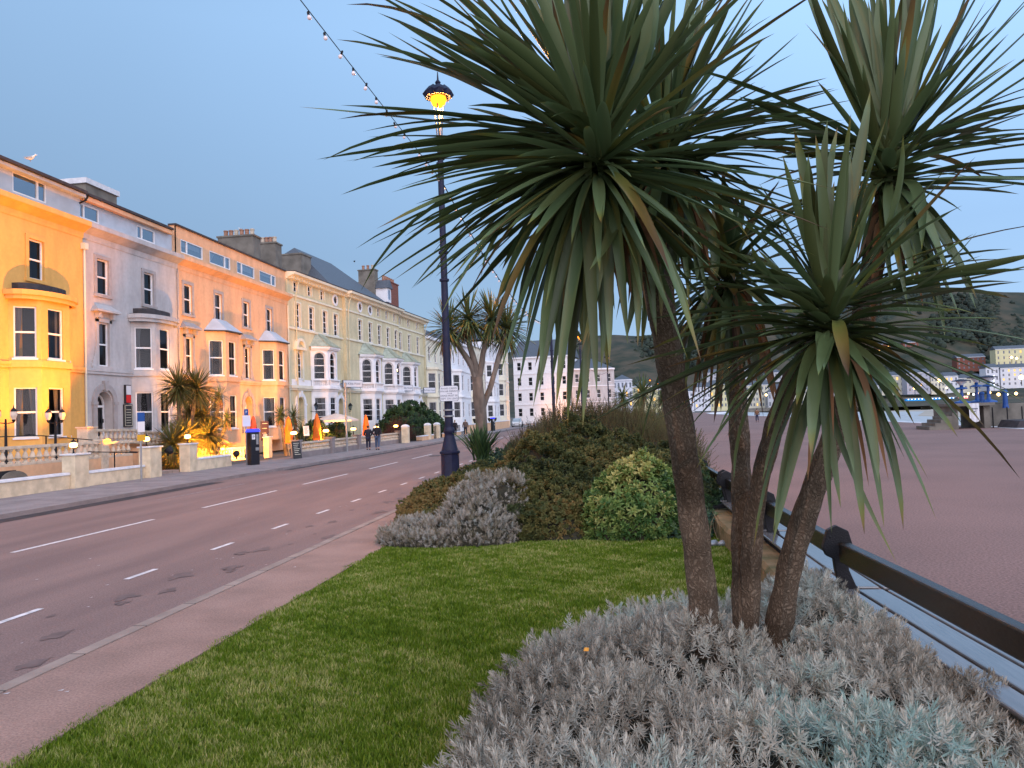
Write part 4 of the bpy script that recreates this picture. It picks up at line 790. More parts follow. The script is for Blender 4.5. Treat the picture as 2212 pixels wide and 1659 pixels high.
def crown_mesh(name, root, ctr, tips, wid, nrand=60, Lr=(.6,.9), zmin=-1., hang=.3, old=.12, droop=.18, m=None, seed=1, bx=(0.,0.,0.), nseg=9, dead=0, dup=.85, clear=None):
    g = np.random.default_rng(seed); B, T, K, W = [], [], [], []
    ctr = np.asarray(ctr)
    extra = []
    for p in tips:
        for _ in range(2 if g.random() < dup*.7 else 1): q = ctr+(p-ctr)*g.uniform(.72,1.0)+g.normal(0,.055,3); extra.append(q)
    for p in [ctr+(q-ctr)*1.10 for q in tips]+extra:
        d = p-ctr; l = np.linalg.norm(d); u = d/l; b = ctr + u*.05 + g.normal(0,.025,3) + np.array([0,0,.10 if u[2] > 0 else -.02])
        s = .015 + .10*max(0, 1-abs(u[2])*1.1) + (.12 if u[2] < -.4 else 0.); hu = u.copy(); hu[2] = 0
        k = b + (p-b)*.45 + np.array([0,0,l*s]) + (hu*l*.08 if u[2] < -.4 else 0.)
        k = k + g.normal(0,.045,3)*l + (g.normal(0,.16,3)*l if g.random() < .10 else 0.)
        B.append(b); T.append(p); K.append(k); W.append(wid*g.uniform(.55,1.08))
    for i in range(nrand):
        az = g.uniform(0, 2*pi); el = g.uniform(-1., 1.) ; el = math.asin(np.clip(el*.98, zmin, 1))
        l = g.uniform(*Lr); u = np.array([math.cos(az)*math.cos(el), math.sin(az)*math.cos(el), math.sin(el)]) + np.array(bx); u /= np.linalg.norm(u)
        b = ctr + u*.04 + g.normal(0,.02,3) + np.array([0,0,.08*u[2]]); p = b + u*l; hz = 1-abs(u[2]); p[2] -= l*droop*hz*g.uniform(.2,1.6)
        k = b + (p-b)*.5 + np.array([0,0,l*(.01+.6*droop*hz)])
        B.append(b); T.append(p); K.append(k); W.append(wid*g.uniform(.45,.95))
    for i in range(46):      # tight young leaves and sheaths that fill the heart of the crown
        az = g.uniform(0, 2*pi); el = g.uniform(-.5, 1.5); l = g.uniform(.12,.34); u = np.array([math.cos(az)*math.cos(el), math.sin(az)*math.cos(el), math.sin(el)])
        b = ctr + np.array([0,0,g.uniform(-.05,.06)]); B.append(b); T.append(b+u*l); K.append(b+u*l*.5+np.array([0,0,.02])); W.append(wid*g.uniform(.9,1.3))
    if clear is not None:      # keep leaves off the street lamp's head
        keep = []
        for b, t_, k in zip(B, T, K):
            ok = True
            for s_ in np.linspace(.1,1,16):
                v_ = RC.T@((1-s_)**2*np.array(b)+2*s_*(1-s_)*np.array(k)+s_**2*np.array(t_)-np.array([0,0,HC])); px, py = CX+F_PX*v_[0]/v_[2], CY+F_PX*v_[1]/v_[2]
                if abs(px-clear[0]) < 36 and abs(py-clear[1]+8) < 40: ok = False; break
            keep.append(ok)
        B = [a for a, o_ in zip(B, keep) if o_]; T = [a for a, o_ in zip(T, keep) if o_]; K = [a for a, o_ in zip(K, keep) if o_]; W = [a for a, o_ in zip(W, keep) if o_]
    n = len(B); V, Fq, al = ribbons(B, T, K, np.array(W), nseg, twist=g.normal(0,.32,n))
    o = fast(name, V, Fq, m or M['cordy'], leaf_values(n, al, nseg, old), parent=root, smooth=False)
    if dead:      # withered skirt under the crown
        B, T, K, W = [], [], [], []
        for i in range(dead):
            az = g.uniform(0, 2*pi); l = g.uniform(.35,.75); u = np.array([math.cos(az)*.35, math.sin(az)*.35, -1.]); b = ctr + np.array([u[0]*.2,u[1]*.2,-g.uniform(.05,.35)]); p = b + u*l*.9
            B.append(b); T.append(p); K.append(b+np.array([u[0]*.9,u[1]*.9,-.1])*l*.6); W.append(wid*g.uniform(.35,.7))
        V, Fq, al = ribbons(B, T, K, np.array(W), 6, twist=g.normal(0,.9,dead)); fast('dead_leaves', V, Fq, M['cordy_dead'], np.repeat(g.random(dead), 21), parent=root)
    return o
def trunk_mesh(name, root, pts, rads, m=None, n=18, step=.07, rough=.008, seed=0):
    pts = np.array(pts); g = np.random.default_rng(seed); d = np.concatenate([[0], np.cumsum(np.linalg.norm(np.diff(pts,axis=0),axis=1))]); k = max(4, int(d[-1]/step)); s = np.linspace(0, d[-1], k)
    # smooth the polyline
    P = np.stack([np.interp(s, d, pts[:,i]) for i in range(3)], 1); R = np.interp(s, d, rads)
    for _ in range(max(2, int(k*.12))): P[1:-1] = .25*P[:-2]+.5*P[1:-1]+.25*P[2:]
    mb = MB(); rings = []; ph = g.uniform(0,6,4)
    for i in range(k):
        t = P[min(i+1,k-1)]-P[max(i-1,0)]; t /= np.linalg.norm(t); a = np.cross(t,[0,1,.2]); a /= np.linalg.norm(a); b = np.cross(t,a)
        rr = [R[i] + rough*(math.sin(5*th+ph[0]+i*.22)*.5 + math.sin(9*th+ph[1]-i*.31)*.35 + math.sin(i*1.25+ph[2]+math.sin(th+ph[3]))*.45) + g.normal(0, rough*.25) for th in np.linspace(0,2*pi,n,endpoint=False)]
        rings.append([P[i]+r*(a*math.cos(th)+b*math.sin(th)) for r, th in zip(rr, np.linspace(0,2*pi,n,endpoint=False))])
    mb.ring(rings); return mb.build(name, m or M['bark'], root, smooth=True)
# the big clump in the foreground: (picture x, y, distance) along each trunk
cp = thing('cordyline_palm', 'big cordyline palm with several rough trunks and spiky green heads in the foreground', 'palm tree', (.95, 5.6, .05))
PT = lambda L_: [on_y(x, y, d) for x, y, d in L_]
MP = lambda pts, k: pts[k][2]
base1 = [(1535,1470,5.5),(1528,1390,5.45),(1508,1200,5.35),(1482,1000,5.2),(1455,830,5.05),(1432,690,4.85),(1398,540,4.5),(1345,430,4.15),(1300,365,3.95)]
trunk_mesh('trunk', cp, PT(base1), [.125,.104,.094,.090,.087,.083,.077,.068,.055], seed=1)
trunk_mesh('trunk', cp, PT([(1432,690,4.85),(1425,600,4.85),(1428,500,4.8),(1432,380,4.75)]), [.085,.08,.075,.06], seed=2)
trunk_mesh('trunk', cp, PT([(1612,1460,5.6),(1606,1390,5.6),(1604,1230,5.6),(1602,1050,5.6),(1592,860,5.5),(1580,720,5.4),(1574,620,5.3)]), [.09,.078,.070,.068,.066,.062,.055], seed=3)
trunk_mesh('trunk', cp, PT([(1662,1450,5.7),(1680,1360,5.65),(1706,1220,5.5),(1750,1080,5.3),(1795,960,5.15),(1836,840,5.0),(1858,730,4.9),(1880,600,4.8),(1905,480,4.65),(1918,400,4.55)]), [.110,.090,.080,.077,.076,.074,.070,.065,.060,.05], seed=4)
trunk_mesh('trunk', cp, PT([(1618,1400,5.6),(1622,1200,5.5),(1632,1080,5.4),(1665,950,5.2),(1696,850,4.9),(1740,775,4.5),(1788,715,4.15)]), [.06,.068,.060,.058,.058,.055,.045], seed=5)
C1 = on_y(1292,350,3.9); C2 = on_y(1432,350,4.75); C3 = on_y(1918,385,4.5); C4 = on_y(1790,705,4.05); C5 = on_y(1574,600,5.3)
rng = random.Random(5)
t1 = [(794,39),(805,89),(775,108),(700,241,-.6),(706,240,.3),(736,345),(748,347,.4),(805,349),(783,415),(812,522),(822,608),(850,560),(925,600),(985,650),(1062,715),
      (820,0),(860,-40),(905,-70),(955,-95),(1010,-110),(1050,-130),(1090,-150),(1130,-160),(1180,-170),(1220,-175),(1262,-180),(1300,-180),(1345,-170),(1390,-160),(1440,-150),(1490,-120),(1530,-70),(1575,-40),(1620,-20),
      (905,40),(870,20),(1000,-30),(1070,-30),(1150,-60),(1240,-60),(1320,-70),(1400,-40),(880,95),(900,205),(960,60),(1040,60),
      (1100,770),(1135,800),(1165,830),(1180,760),(1200,790),(1232,872),(1246,850),(1262,868),(1290,800),(1312,770),(1085,700),(1120,740),(1150,700),(1210,830),
      (1492,738,-1),(1430,560,-1),(1350,705),(1380,640),(1475,660,-.4),(1545,400,-.7),(1180,235,-1),(845,590,-1),(860,480),(905,400),(935,470,.5),(870,340),(1010,575),(960,540),(1275,560),(1330,590)]
t2 = [(1780,206),(1752,186),(1770,205,.5),(1700,96),(1692,135),(1648,60),(1612,12),(1580,-20),(1640,-30),(1540,-60),(1500,-80),(1690,330),(1722,352),(1660,440),(1600,500),(1640,520),(1620,420),(1560,560),(1520,620),(1484,640),
      (1455,700),(1420,690),(1390,720),(1360,700),(1340,660),(1300,600),(1250,500),(1200,420),(1730,270),(1745,305),(1560,250),(1600,320),(1550,330,-1),(1470,90),(1430,20),(1400,60),(1510,520,-1),(1500,480,.6)]
t3 = [(1560,232),(1502,162,-.8),(1640,240),(1620,300),(1660,262),(1752,-30),(1770,-60),(1800,-90),(1845,-100),(1875,-60),(1868,20),(1905,-110),(1950,-120),(1990,-120),(2030,-115),(2070,-100),(2110,-85),(2150,-70),(2190,-50),(2230,-10),(2260,30),(2270,90),(2280,130),(2290,180),(2250,225),(2262,240),
      (2290,300),(2280,350),(2180,395,.5),(2212,290),(2230,250),(2100,560),(2090,620),(2060,660),(2040,540),(2115,400,-.5),(2090,640,-.5),(2030,700),(1990,600),(1960,650),(1940,560),(1880,560),(1850,520),(1700,460),(1660,400),(1690,350),(1650,330),(1720,300),(1600,330),(1975,-20),(1930,0),(2020,0),(2080,30),(2130,90),(1830,40)]
t4 = [(1392,597,-.3),(1390,782,-.4),(1430,755,.3),(1452,862,-.6),(1300,905,.2),(1480,700),(1440,690,.4),(1440,830),(1508,915),(1530,985,-.7),(1642,1146,-.8),(1604,1010,-.5),(1680,1132,-.3),(1560,930),(1925,1172,-.5),(1860,1112,-.6),(1796,1110),(2000,1082,-.6),(1984,1002),(1960,900),(1888,1010),(2165,1004,-.7),(2092,900),(1840,990,-1),(1756,960,-1),
      (2212,560,-.4),(2250,572,-.3),(2240,500,.4),(2110,745,-.5),(2125,690),(2150,650),(2050,720),(1722,318,-.3),(1764,330),(1788,300),(1808,310,.4),(1872,242,-.3),(1990,440,-.3),(2020,400),(1935,330),(1840,340,.5),(1905,290),(1640,480),(1612,500),(1652,422),(1700,370),(1610,640),(1545,575),(1580,555,.5),(1500,600),(2080,520),(2050,470),(1770,800,-1),(1870,800,-1),(1650,760),(1990,800)]
t5 = [(1480,780),(1520,830),(1560,860),(1600,850),(1640,830),(1660,760),(1500,700),(1450,720),(1680,680),(1690,600),(1650,500),(1560,420),(1520,450),(1600,430),(1450,600),(1440,760),(1490,820),(1470,870),(1545,885),(1420,900,.5),(1398,940,.5)]
crown_mesh('crown', cp, C1, crown_tips(C1,3.9,t1,1.30,rng), .073, 125, (.75,1.3), -.5, old=.08, droop=.10, seed=11, bx=(-.15,-.1,-.05), dead=30, clear=(943,213))
crown_mesh('crown', cp, C2, crown_tips(C2,4.75,t2,1.15,rng), .070, 95, (.65,1.1), -.5, old=.12, droop=.12, seed=12, dead=26)
crown_mesh('crown', cp, C3, crown_tips(C3,4.5,t3,1.2,rng), .066, 34, (.6,1.05), -.4, dup=.5, old=.06, droop=.08, seed=13, bx=(0,0,.2), dead=16)
crown_mesh('crown', cp, C4, crown_tips(C4,4.05,t4,1.1,rng), .066, 38, (.5,1.0), -.45, dup=.45, old=.04, droop=.12, seed=14, bx=(0,0,.1), dead=8)
crown_mesh('crown', cp, C5, crown_tips(C5,5.3,t5,1.0,rng), .065, 50, (.5,.8), -.6, old=.35, seed=15, dead=40)
# ------------------------------------------------------------------ other cordylines
def small_cordyline(name, label, x, y, z0, trunks, R, wid, n=150, group=None, old=.15, dead=20, rad=.09, zmin=-.9, m=None, seed=3, lmin=.55):
    """trunks: list of lists of (dx,dy,z); a crown of radius R sits on each end"""
    t = thing(name, label, 'palm tree', (x, y, z0), 0, group)
    for i, tr in enumerate(trunks):
        if len(tr) > 1: trunk_mesh('trunk', t, [(x+a, y+b, c) for a, b, c in tr], [rad*(1-.3*j/len(tr)) for j in range(len(tr))], M['bark2'], 10, .2, .01, seed+i)
        if len(tr) > 1 and len(tr[-1]) == 3 and tr[-1] in [q[0] for q in trunks if q is not tr]: continue
        a, b, c = tr[-1]; crown_mesh('crown', t, (x+a, y+b, c), [], wid, n, (R*lmin, R), zmin, old=old, droop=.25, seed=seed*7+i, nseg=5, dead=dead)
    return t
# street palm behind the lamp post
yy = 25.
b0 = (0,0,0.); f1 = (.02,0,1.9)
def q(xp, yp): p = on_y(xp, yp, yy); return (p[0]-bx_, 0, p[2])
bx_ = on_y(1042, 955, yy)[0]
sp_t = [[b0, q(1040,915), q(1036,850), q(1034,815)],[q(1036,860),q(1020,790),q(990,745),q(975,715)],[q(1036,820),q(1025,780),q(1012,740),q(1012,700)],[q(1036,815),q(1044,760),q(1060,700)],[q(1042,880),q(1062,830),q(1078,760),q(1090,720)]]
st = thing('cordyline_palm', 'tall multi trunked cordyline palm behind the blue lamp post', 'palm tree', (bx_, yy, 0))
for i, tr in enumerate(sp_t): trunk_mesh('trunk', st, [(bx_+a, yy+b+(i-2)*.12*(j>1), c) for j, (a, b, c) in enumerate(tr)], [(.23,.19,.19,.17),(.115,.10,.09,.08),(.11,.10,.09,.08),(.11,.09,.08),(.11,.09,.08,.08)][i], M['bark2'], 12, .15, .012, 30+i)
for i, (px, py) in enumerate(((968,712),(1012,690),(1062,690),(1094,712))):
    p = on_y(px, py, yy+(i-1.5)*.3); crown_mesh('crown', st, p, [], .06, 230, (.7,1.12), -.95, old=.34, droop=.28, seed=50+i, nseg=6, dead=50, m=M['cordy'])
# floodlit garden palm in front of the grey house
M['cordy_lit'] = leafmat('lit_cordyline_leaf', [(0,(.05,.045,.015)),(.4,(.10,.11,.035)),(.7,(.17,.16,.05)),(1.,(.20,.12,.04))], .5, .2, .3)  # same leaf as cordy, with some floodlight brightness put into the colour
def garden_palm(name, label, heads, X, base, R, wid, n, old=.2, seed=5, m=None):
    """heads: (picture x, y) of each head on the plane X; all stems start at base"""
    t = thing(name, label, 'palm tree', base)
    for i, (px, py) in enumerate(heads):
        p = on_x(px, py, X + [(-.3),.25,.0,.4,-.1,.5][i%6]); b = np.array(base)+np.array([0,(i-1)*.12,0])
        if p[2]-b[2] > .7: trunk_mesh('trunk', t, [b, (b+p)/2+np.array([0,.1*(i%2),-.05]), p-np.array([0,0,.05])], [.13,.11,.09], M['bark'], 9, .2, .01, seed+i)
        crown_mesh('crown', t, p, [], wid, n, (R*.6, R*(1. if i < 3 or R < 1 else .92)), -.95, old=old, droop=.25, seed=seed*9+i, nseg=5, dead=60 if i < 2 else 8, m=m)
    return t
gp = garden_palm('cordyline_palm', 'bushy many headed garden palm floodlit orange behind the white garden wall', [(385,838),(424,842),(438,900),(398,945),(430,965),(450,940),(412,905),(385,985),(458,985),(405,1000),(440,1000),(372,960)], -20.9, (-20.9, 34.9, .2), 1.35, .07, 420, seed=6, m=M['cordy_lit'])
garden_palm('cordyline_palm', 'small leaning garden palm behind the big floodlit one', [(473,855),(490,905)], -22.6, (-22.8, 41.2, .3), .75, .05, 120, seed=8)
garden_palm('cordyline_palm', 'short cafe palm left of the first folded orange parasol', [(606,896)], -20., (-20., 44.9, .1), .8, .05, 150, seed=9)
garden_palm('cordyline_palm', 'short cafe palm right of the first folded orange parasol', [(634,900),(650,935)], -20.8, (-20.8, 48.7, .1), .85, .05, 150, seed=10)
for i, (px, py, D_, R_, lab) in enumerate(((1388,850,46,1.3,'distant cordyline palm over the heather, right of the distant lamp post'),(1345,858,60,1.2,'distant cordyline palm under the second street lamp'),(1430,862,70,1.2,'distant cordyline palm right behind the thick trunk'))):
    p = on_y(px, py, D_); small_cordyline('cordyline_palm', lab, p[0], D_, 0, [[(0,0,0),(0,0,p[2]*.5),(0,0,p[2])]], R_, .1, 130, seed=60+i)
# ------------------------------------------------------------------ shrubs
def rosette(n, l, w, el0, el1, seed, rows=1, stem=0., cup=0.):
    """template of narrow leaves round a short stem: returns V, F(quads as two-segment blades), shade"""
    g = np.random.default_rng(seed); V, Fq, sh = [], [], []
    for i in range(n):
        az = i*2.399+g.uniform(-.3,.3); f = i/max(1,n-1); el = lerp(el0, el1, f)+g.uniform(-.12,.12); ll = l*(1-.45*f)*g.uniform(.8,1.15)
        u = np.array([math.cos(az)*math.cos(el), math.sin(az)*math.cos(el), math.sin(el)]); s = np.array([-math.sin(az), math.cos(az), 0]); b = np.array([0,0,stem*f])
        m_ = b+u*ll*.55+np.array([0,0,-cup*ll*.2]); t = b+u*ll+np.array([0,0,cup*ll*.25]); k = len(V)
        V += [b-s*w*.3, b+s*w*.3, m_+s*w*.5, m_-s*w*.5, t]; Fq += [(k,k+1,k+2,k+3),(k+3,k+2,k+4,k+4)]; sh += [f,f]
    V = np.array(V); Q = np.array([q for q in Fq if q[2] != q[3]]); T3 = np.array([q[:3] for q in Fq if q[2] == q[3]])
    return V, Q, T3
def scatter(tpls, P, Nrm, scale, v, seed=0, tilt=.35):
    g = np.random.default_rng(seed); n = len(P); which = g.integers(0, len(tpls), n); Vs, Qs, Ts, vq, vt = [], [], [], [], []; off = 0
    for k, (TV, TQ, TT) in enumerate(tpls):
        I = np.where(which == k)[0]
        if not len(I): continue
        z = Nrm[I] + g.normal(0, tilt, (len(I),3)); z /= np.linalg.norm(z,axis=1,keepdims=True); a = np.cross(z, np.array([.31,.95,.1])); a /= np.linalg.norm(a,axis=1,keepdims=True); b = np.cross(z,a)
        th = g.uniform(0,2*pi,len(I))[:,None]; x = a*np.cos(th)+b*np.sin(th); y = np.cross(z,x); R = np.stack([x,y,z],2)
        W = np.einsum('nij,mj->nmi', R, TV)*scale[I][:,None,None] + P[I][:,None,:]; m = len(TV)
        o = (off + np.arange(len(I))*m)[:,None,None]; Vs.append(W.reshape(-1,3)); Qs.append((TQ[None]+o).reshape(-1,4)); Ts.append((TT[None]+o).reshape(-1,3))
        vq.append(np.repeat(v[I], len(TQ))); vt.append(np.repeat(v[I], len(TT))); off += len(I)*m
    vv = np.concatenate(vq+vt); vv = vv + g.uniform(-.08,.08,len(vv))
    return np.concatenate(Vs), [np.concatenate(Qs), np.concatenate(Ts)], vv
_LG = np.random.default_rng(77); _LA = _LG.uniform(0, pi, 14); _LF = _LG.uniform(.55, 1.9, 14); _LP = _LG.uniform(0, 2*pi, 14)
def lump(x, y, s, ph):
    r = 0.
    for a, f, p in zip(_LA, _LF, _LP): r = r + np.sin((x*math.cos(a)+y*math.sin(a))*s*f*1.25 + p + ph*f*5)
    return r/4.6
def mound_h(x, y, blobs, amp, s, ph, edge=.5):
    h = np.zeros_like(x)
    for cx, cy, rx, ry, hh in blobs:
        q = ((x-cx)/rx)**2+((y-cy)/ry)**2; h = np.maximum(h, hh*np.clip(1-q,0,None)**edge)
    return h*(1+amp*lump(x,y,s,ph)+amp*.5*lump(x,y,s*2.7,ph+1))
def shrub(name, label, blobs, tpls, n, m, size, amp=.12, ls=2.2, ph=0., z0=.05, edge=.45, seed=1, up=.35, depth=.12, vfun=None, tilt=.35, group=None, cat='shrub', core=.86, xlim=None):
    g = np.random.default_rng(seed); x0 = min(b[0]-b[2] for b in blobs); x1 = max(b[0]+b[2] for b in blobs); y0 = min(b[1]-b[3] for b in blobs); y1 = max(b[1]+b[3] for b in blobs)
    H = lambda X, Y: mound_h(X, Y, blobs, amp, ls, ph, edge)
    P = []; tot = 0; e = .02
    # rejection weighted by true surface area, so that the steep flanks are as leafy as the top
    while tot < n:
        X = g.uniform(x0,x1,40000); Y = g.uniform(y0,y1,40000); h = H(X,Y); k = h > .02; X, Y, h = X[k], Y[k], h[k]
        dx = (H(X+e,Y)-H(X-e,Y))/(2*e); dy = (H(X,Y+e)-H(X,Y-e))/(2*e); A = np.sqrt(1+np.minimum(dx*dx+dy*dy, 60)); kk = g.random(len(X)) < A/7.8
        q = np.stack([X,Y,h,dx,dy],1)[kk]; P.append(q); tot += len(q)
    sk = []
    for b in blobs:       # leafy skirt down to the soil on every open side
        k = int(n*.5*b[4]*(b[2]+b[3])/max(1e-6, sum(q[4]*(q[2]+q[3]) for q in blobs))); th = g.uniform(0,2*pi,k); rr = g.uniform(.90,1.0,k); X = b[0]+b[2]*rr*np.cos(th); Y = b[1]+b[3]*rr*np.sin(th)
        out = H(b[0]+b[2]*1.07*np.cos(th), b[1]+b[3]*1.07*np.sin(th)) < .22*b[4]; hh = b[4]*(1-.86**2)**edge*g.uniform(.02,1.1,k)
        sk.append(np.stack([X,Y,hh,-3*np.cos(th),-3*np.sin(th)],1)[out])
    sk = np.concatenate(sk); Q = np.concatenate([np.concatenate(P)[:n], sk]); n = len(Q); nsk = len(sk); nz = np.stack([-Q[:,3],-Q[:,4],np.ones(n)],1); nz /= np.linalg.norm(nz,axis=1,keepdims=True); back = g.random(n)**2*depth
    Pt = Q[:,:3]+np.array([0,0,z0])-nz*back[:,None]
    # flanks: pull some along the vertical so they hang on the side
    steep = nz[:,2] < .5; steep[n-nsk:] = False; Pt[steep,2] = z0 + (Pt[steep,2]-z0)*g.uniform(.25,1.,steep.sum())
    nn = nz*(1-up)+np.array([0,0,up]); v = vfun(Pt, g) if vfun else g.random(n)
    root = thing(name, label, cat, (float(np.mean([b[0] for b in blobs])), float(np.mean([b[1] for b in blobs])), z0), 0, group)
    V, Fc, vv = scatter(tpls, Pt, nn, size*g.uniform(.7,1.25,n), v, seed+1, tilt)
    if xlim: pass
    fast('foliage', V, Fc, m, vv, parent=root)
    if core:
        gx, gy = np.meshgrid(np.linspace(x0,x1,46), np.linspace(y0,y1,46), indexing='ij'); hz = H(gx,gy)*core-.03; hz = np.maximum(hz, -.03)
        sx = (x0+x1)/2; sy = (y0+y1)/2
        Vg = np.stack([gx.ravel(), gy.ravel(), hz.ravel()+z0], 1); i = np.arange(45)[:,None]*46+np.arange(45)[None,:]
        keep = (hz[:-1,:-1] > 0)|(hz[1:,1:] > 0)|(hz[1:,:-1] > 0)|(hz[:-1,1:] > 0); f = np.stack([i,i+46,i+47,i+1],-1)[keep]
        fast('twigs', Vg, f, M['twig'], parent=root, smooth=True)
    return root
silver_t = [rosette(26, .040, .0046, -.1, 1.3, s, stem=.060, cup=.35) for s in range(6)]
hebe_t = [rosette(16, .045, .016, .1, 1.2, 20+s, stem=.03) for s in range(4)]
laurel_t = [rosette(11, .11, .032, .0, 1.1, 30+s, stem=.08, cup=-.4) for s in range(4)]
heather_t = [rosette(40, .035, .006, .5, 1.2, 40+s, stem=.30) for s in range(4)]
M['silver_leaf'] = leafmat('silver_leaf', [(0,(.09,.075,.052)),(.35,(.36,.335,.285)),(.68,(.53,.515,.45)),(.82,(.40,.46,.41)),(1.,(.25,.37,.34))], .75, .15, .15)
M['silver2'] = leafmat('silver_beige_leaf', [(0,(.14,.12,.07)),(.4,(.38,.33,.26)),(.8,(.50,.46,.42)),(1.,(.34,.37,.34))], .8, .15, .1)
M['hebe'] = leafmat('olive_shrub_leaf', [(0,(.030,.042,.018)),(.4,(.078,.092,.032)),(.75,(.15,.135,.045)),(1.,(.24,.16,.06))], .6, .15, .2)
M['green_leaf'] = leafmat('fresh_green_leaf', [(0,(.018,.05,.014)),(.45,(.06,.13,.03)),(.7,(.20,.27,.07)),(1.,(.42,.36,.12))], .5, .25, .3)
M['spurge'] = leafmat('blue_green_leaf', [(0,(.018,.045,.03)),(.5,(.05,.10,.06)),(1.,(.12,.17,.07))], .55, .2, .25)
M['heath'] = leafmat('dry_heather', [(0,(.03,.026,.014)),(.4,(.075,.062,.034)),(.8,(.11,.095,.05)),(1.,(.09,.105,.04))], .85, .1, .05)
M['dkgreen'] = leafmat('dark_green_leaf', [(0,(.012,.028,.012)),(.6,(.034,.072,.026)),(1.,(.07,.12,.04))], .55, .15, .25)
M['russet'] = leafmat('russet_leaf', [(0,(.03,.01,.01)),(.6,(.09,.025,.02)),(1.,(.16,.06,.04))], .6, .15, .25)
def v_silver(P, g):
    p = .42+.30*lump(P[:,0], P[:,1], 1.7, .6)+g.uniform(-.25,.25,len(P)); d = np.exp(-((P[:,0]-.95)**2/.35+(P[:,1]-3.9)**2/2.2)) + .75*np.exp(-((P[:,0]-1.7)**2/.25+(P[:,1]-3.4)**2/.9)); return np.clip(np.maximum(p, np.clip(d,0,1)*g.uniform(.55,1.15,len(P))*1.05), 0, 1)
shrub('silver_shrub', 'wide mound of silver grey lavender cotton around the palm trunks', [(.66,4.6,1.62,2.85,.46),(.1,3.3,1.2,1.7,.42),(1.45,5.9,.62,1.65,.55),(1.3,3.5,.95,1.8,.50)], silver_t, 8200, M['silver_leaf'], 1.55, amp=.20, ls=3.8, ph=.4, seed=3, up=.5, depth=.16, vfun=v_silver, tilt=.34, core=.66, edge=.42)
shrub('silver_shrub', 'small silvery beige shrub at the front corner of the flower bed by the road', [(-3.05,12.55,.95,.75,.42),(-2.35,12.75,.85,.85,.75),(-2.1,13.1,.75,.7,1.08),(-3.5,12.5,.5,.5,.28)], silver_t, 6500, M['silver2'], 1.1, amp=.26, ls=4.2, ph=1.2, seed=5, up=.55, depth=.12, tilt=.3, core=.82)
vm = lambda P, g: np.clip(.42+.35*lump(P[:,0],P[:,1],1.6,2.)+g.uniform(-.3,.3,len(P)), 0, 1)
shrub('olive_shrub', 'broad low olive green shrub filling the middle of the flower bed', [(-1.3,14.6,1.9,2.3,1.0),(-.45,14.8,1.5,2.0,1.15),(-.9,16.8,2.,2.4,1.5),(.9,15.4,1.,2.2,1.2)], hebe_t, 19000, M['hebe'], 1.6, amp=.2, ls=3.6, ph=2.2, seed=7, up=.2, depth=.15, vfun=vm, core=.80)
shrub('olive_shrub', 'rounded dark green shrub spilling towards the footpath left of the silvery corner shrub', [(-3.35,15.2,.95,2.1,.70),(-3.0,17.2,1.1,2.0,.85)], hebe_t, 5200, M['hebe'], 1.6, amp=.18, ls=3.6, ph=3.2, seed=8, up=.2, depth=.15, vfun=lambda P, g: np.clip(.7+.3*lump(P[:,0],P[:,1],2.,1.)+g.uniform(-.3,.3,len(P)),0,1), core=.88)
shrub('green_shrub', 'bright green and yellow leafy shrub left of the palm trunks', [(.12,12.95,.85,.75,1.0),(.55,13.2,.7,.75,1.12),(-.25,12.95,.55,.55,.74)], laurel_t, 2500, M['green_leaf'], 1.0, amp=.16, ls=5, ph=1., seed=9, up=.3, depth=.2, vfun=lambda P, g: np.clip(.30+.42*(P[:,2]/1.1)+.25*lump(P[:,0],P[:,1],4.,1.)+g.uniform(-.25,.25,len(P)),0,1), tilt=.5, core=.75)
shrub('heather_clump', 'tall brown dry heather clump rising behind the olive shrub', [(-1.5,19.2,1.3,1.6,1.65),(-.2,19.8,1.6,1.8,1.75),(-.9,21.5,2.0,2.,1.95)], heather_t, 4200, M['heath'], 1.5, amp=.10, ls=3., ph=4., seed=11, up=.8, depth=.25, tilt=.22, core=.85)
shrub('heather_clump', 'brown heather mass beside the thick palm trunk on the promenade side', [(1.0,19.,1.1,2.2,1.45),(1.1,22.5,1.2,2.2,1.75),(.6,25.5,1.6,2.4,1.9)], heather_t, 3600, M['heath'], 1.5, amp=.12, ls=3., ph=5., seed=12, up=.7, depth=.25, tilt=.25, core=.85, vfun=lambda P, g: np.clip(.75+.3*lump(P[:,0],P[:,1],2.,1.)+g.uniform(-.3,.3,len(P)),0,1))
shrub('green_shrub', 'blue green spurge shrub at the foot of the blue lamp post', [(-3.2,20.4,1.0,1.5,.95),(-2.6,22.,1.1,1.6,1.25),(-2.2,19.9,.8,1.2,1.1)], laurel_t, 1700, M['spurge'], 1.15, amp=.15, ls=4, ph=6., seed=13, up=.4, depth=.25, tilt=.4, core=.82)
shrub('green_shrub', 'pale yellow green flowering shrub behind the spiky flax plant', [(-1.9,25.5,1.3,1.8,1.5),(-2.6,27.5,1.0,1.8,1.2)], hebe_t, 2600, M['green_leaf'], 1.6, amp=.12, ls=4, ph=7., seed=14, up=.3, depth=.2, core=.85)
shrub('olive_shrub', 'far dark bank of shrubs at the end of the flower bed', [(.3,31,2.,4.,1.75),(-.6,38,2.2,5,1.7),(.4,46,2.,6,1.7)], hebe_t, 6000, M['hebe'], 3.0, amp=.15, ls=2, ph=8., seed=15, up=.3, depth=.3, core=.88)
shrub('olive_shrub', 'dark green shrub right of the bright green bush near the bench', [(1.25,15.,.7,1.6,.95),(1.3,17.,.7,1.2,1.15)], hebe_t, 2600, M['dkgreen'], 1.35, amp=.12, ls=4, ph=9., seed=16, up=.2, depth=.15, core=.88)
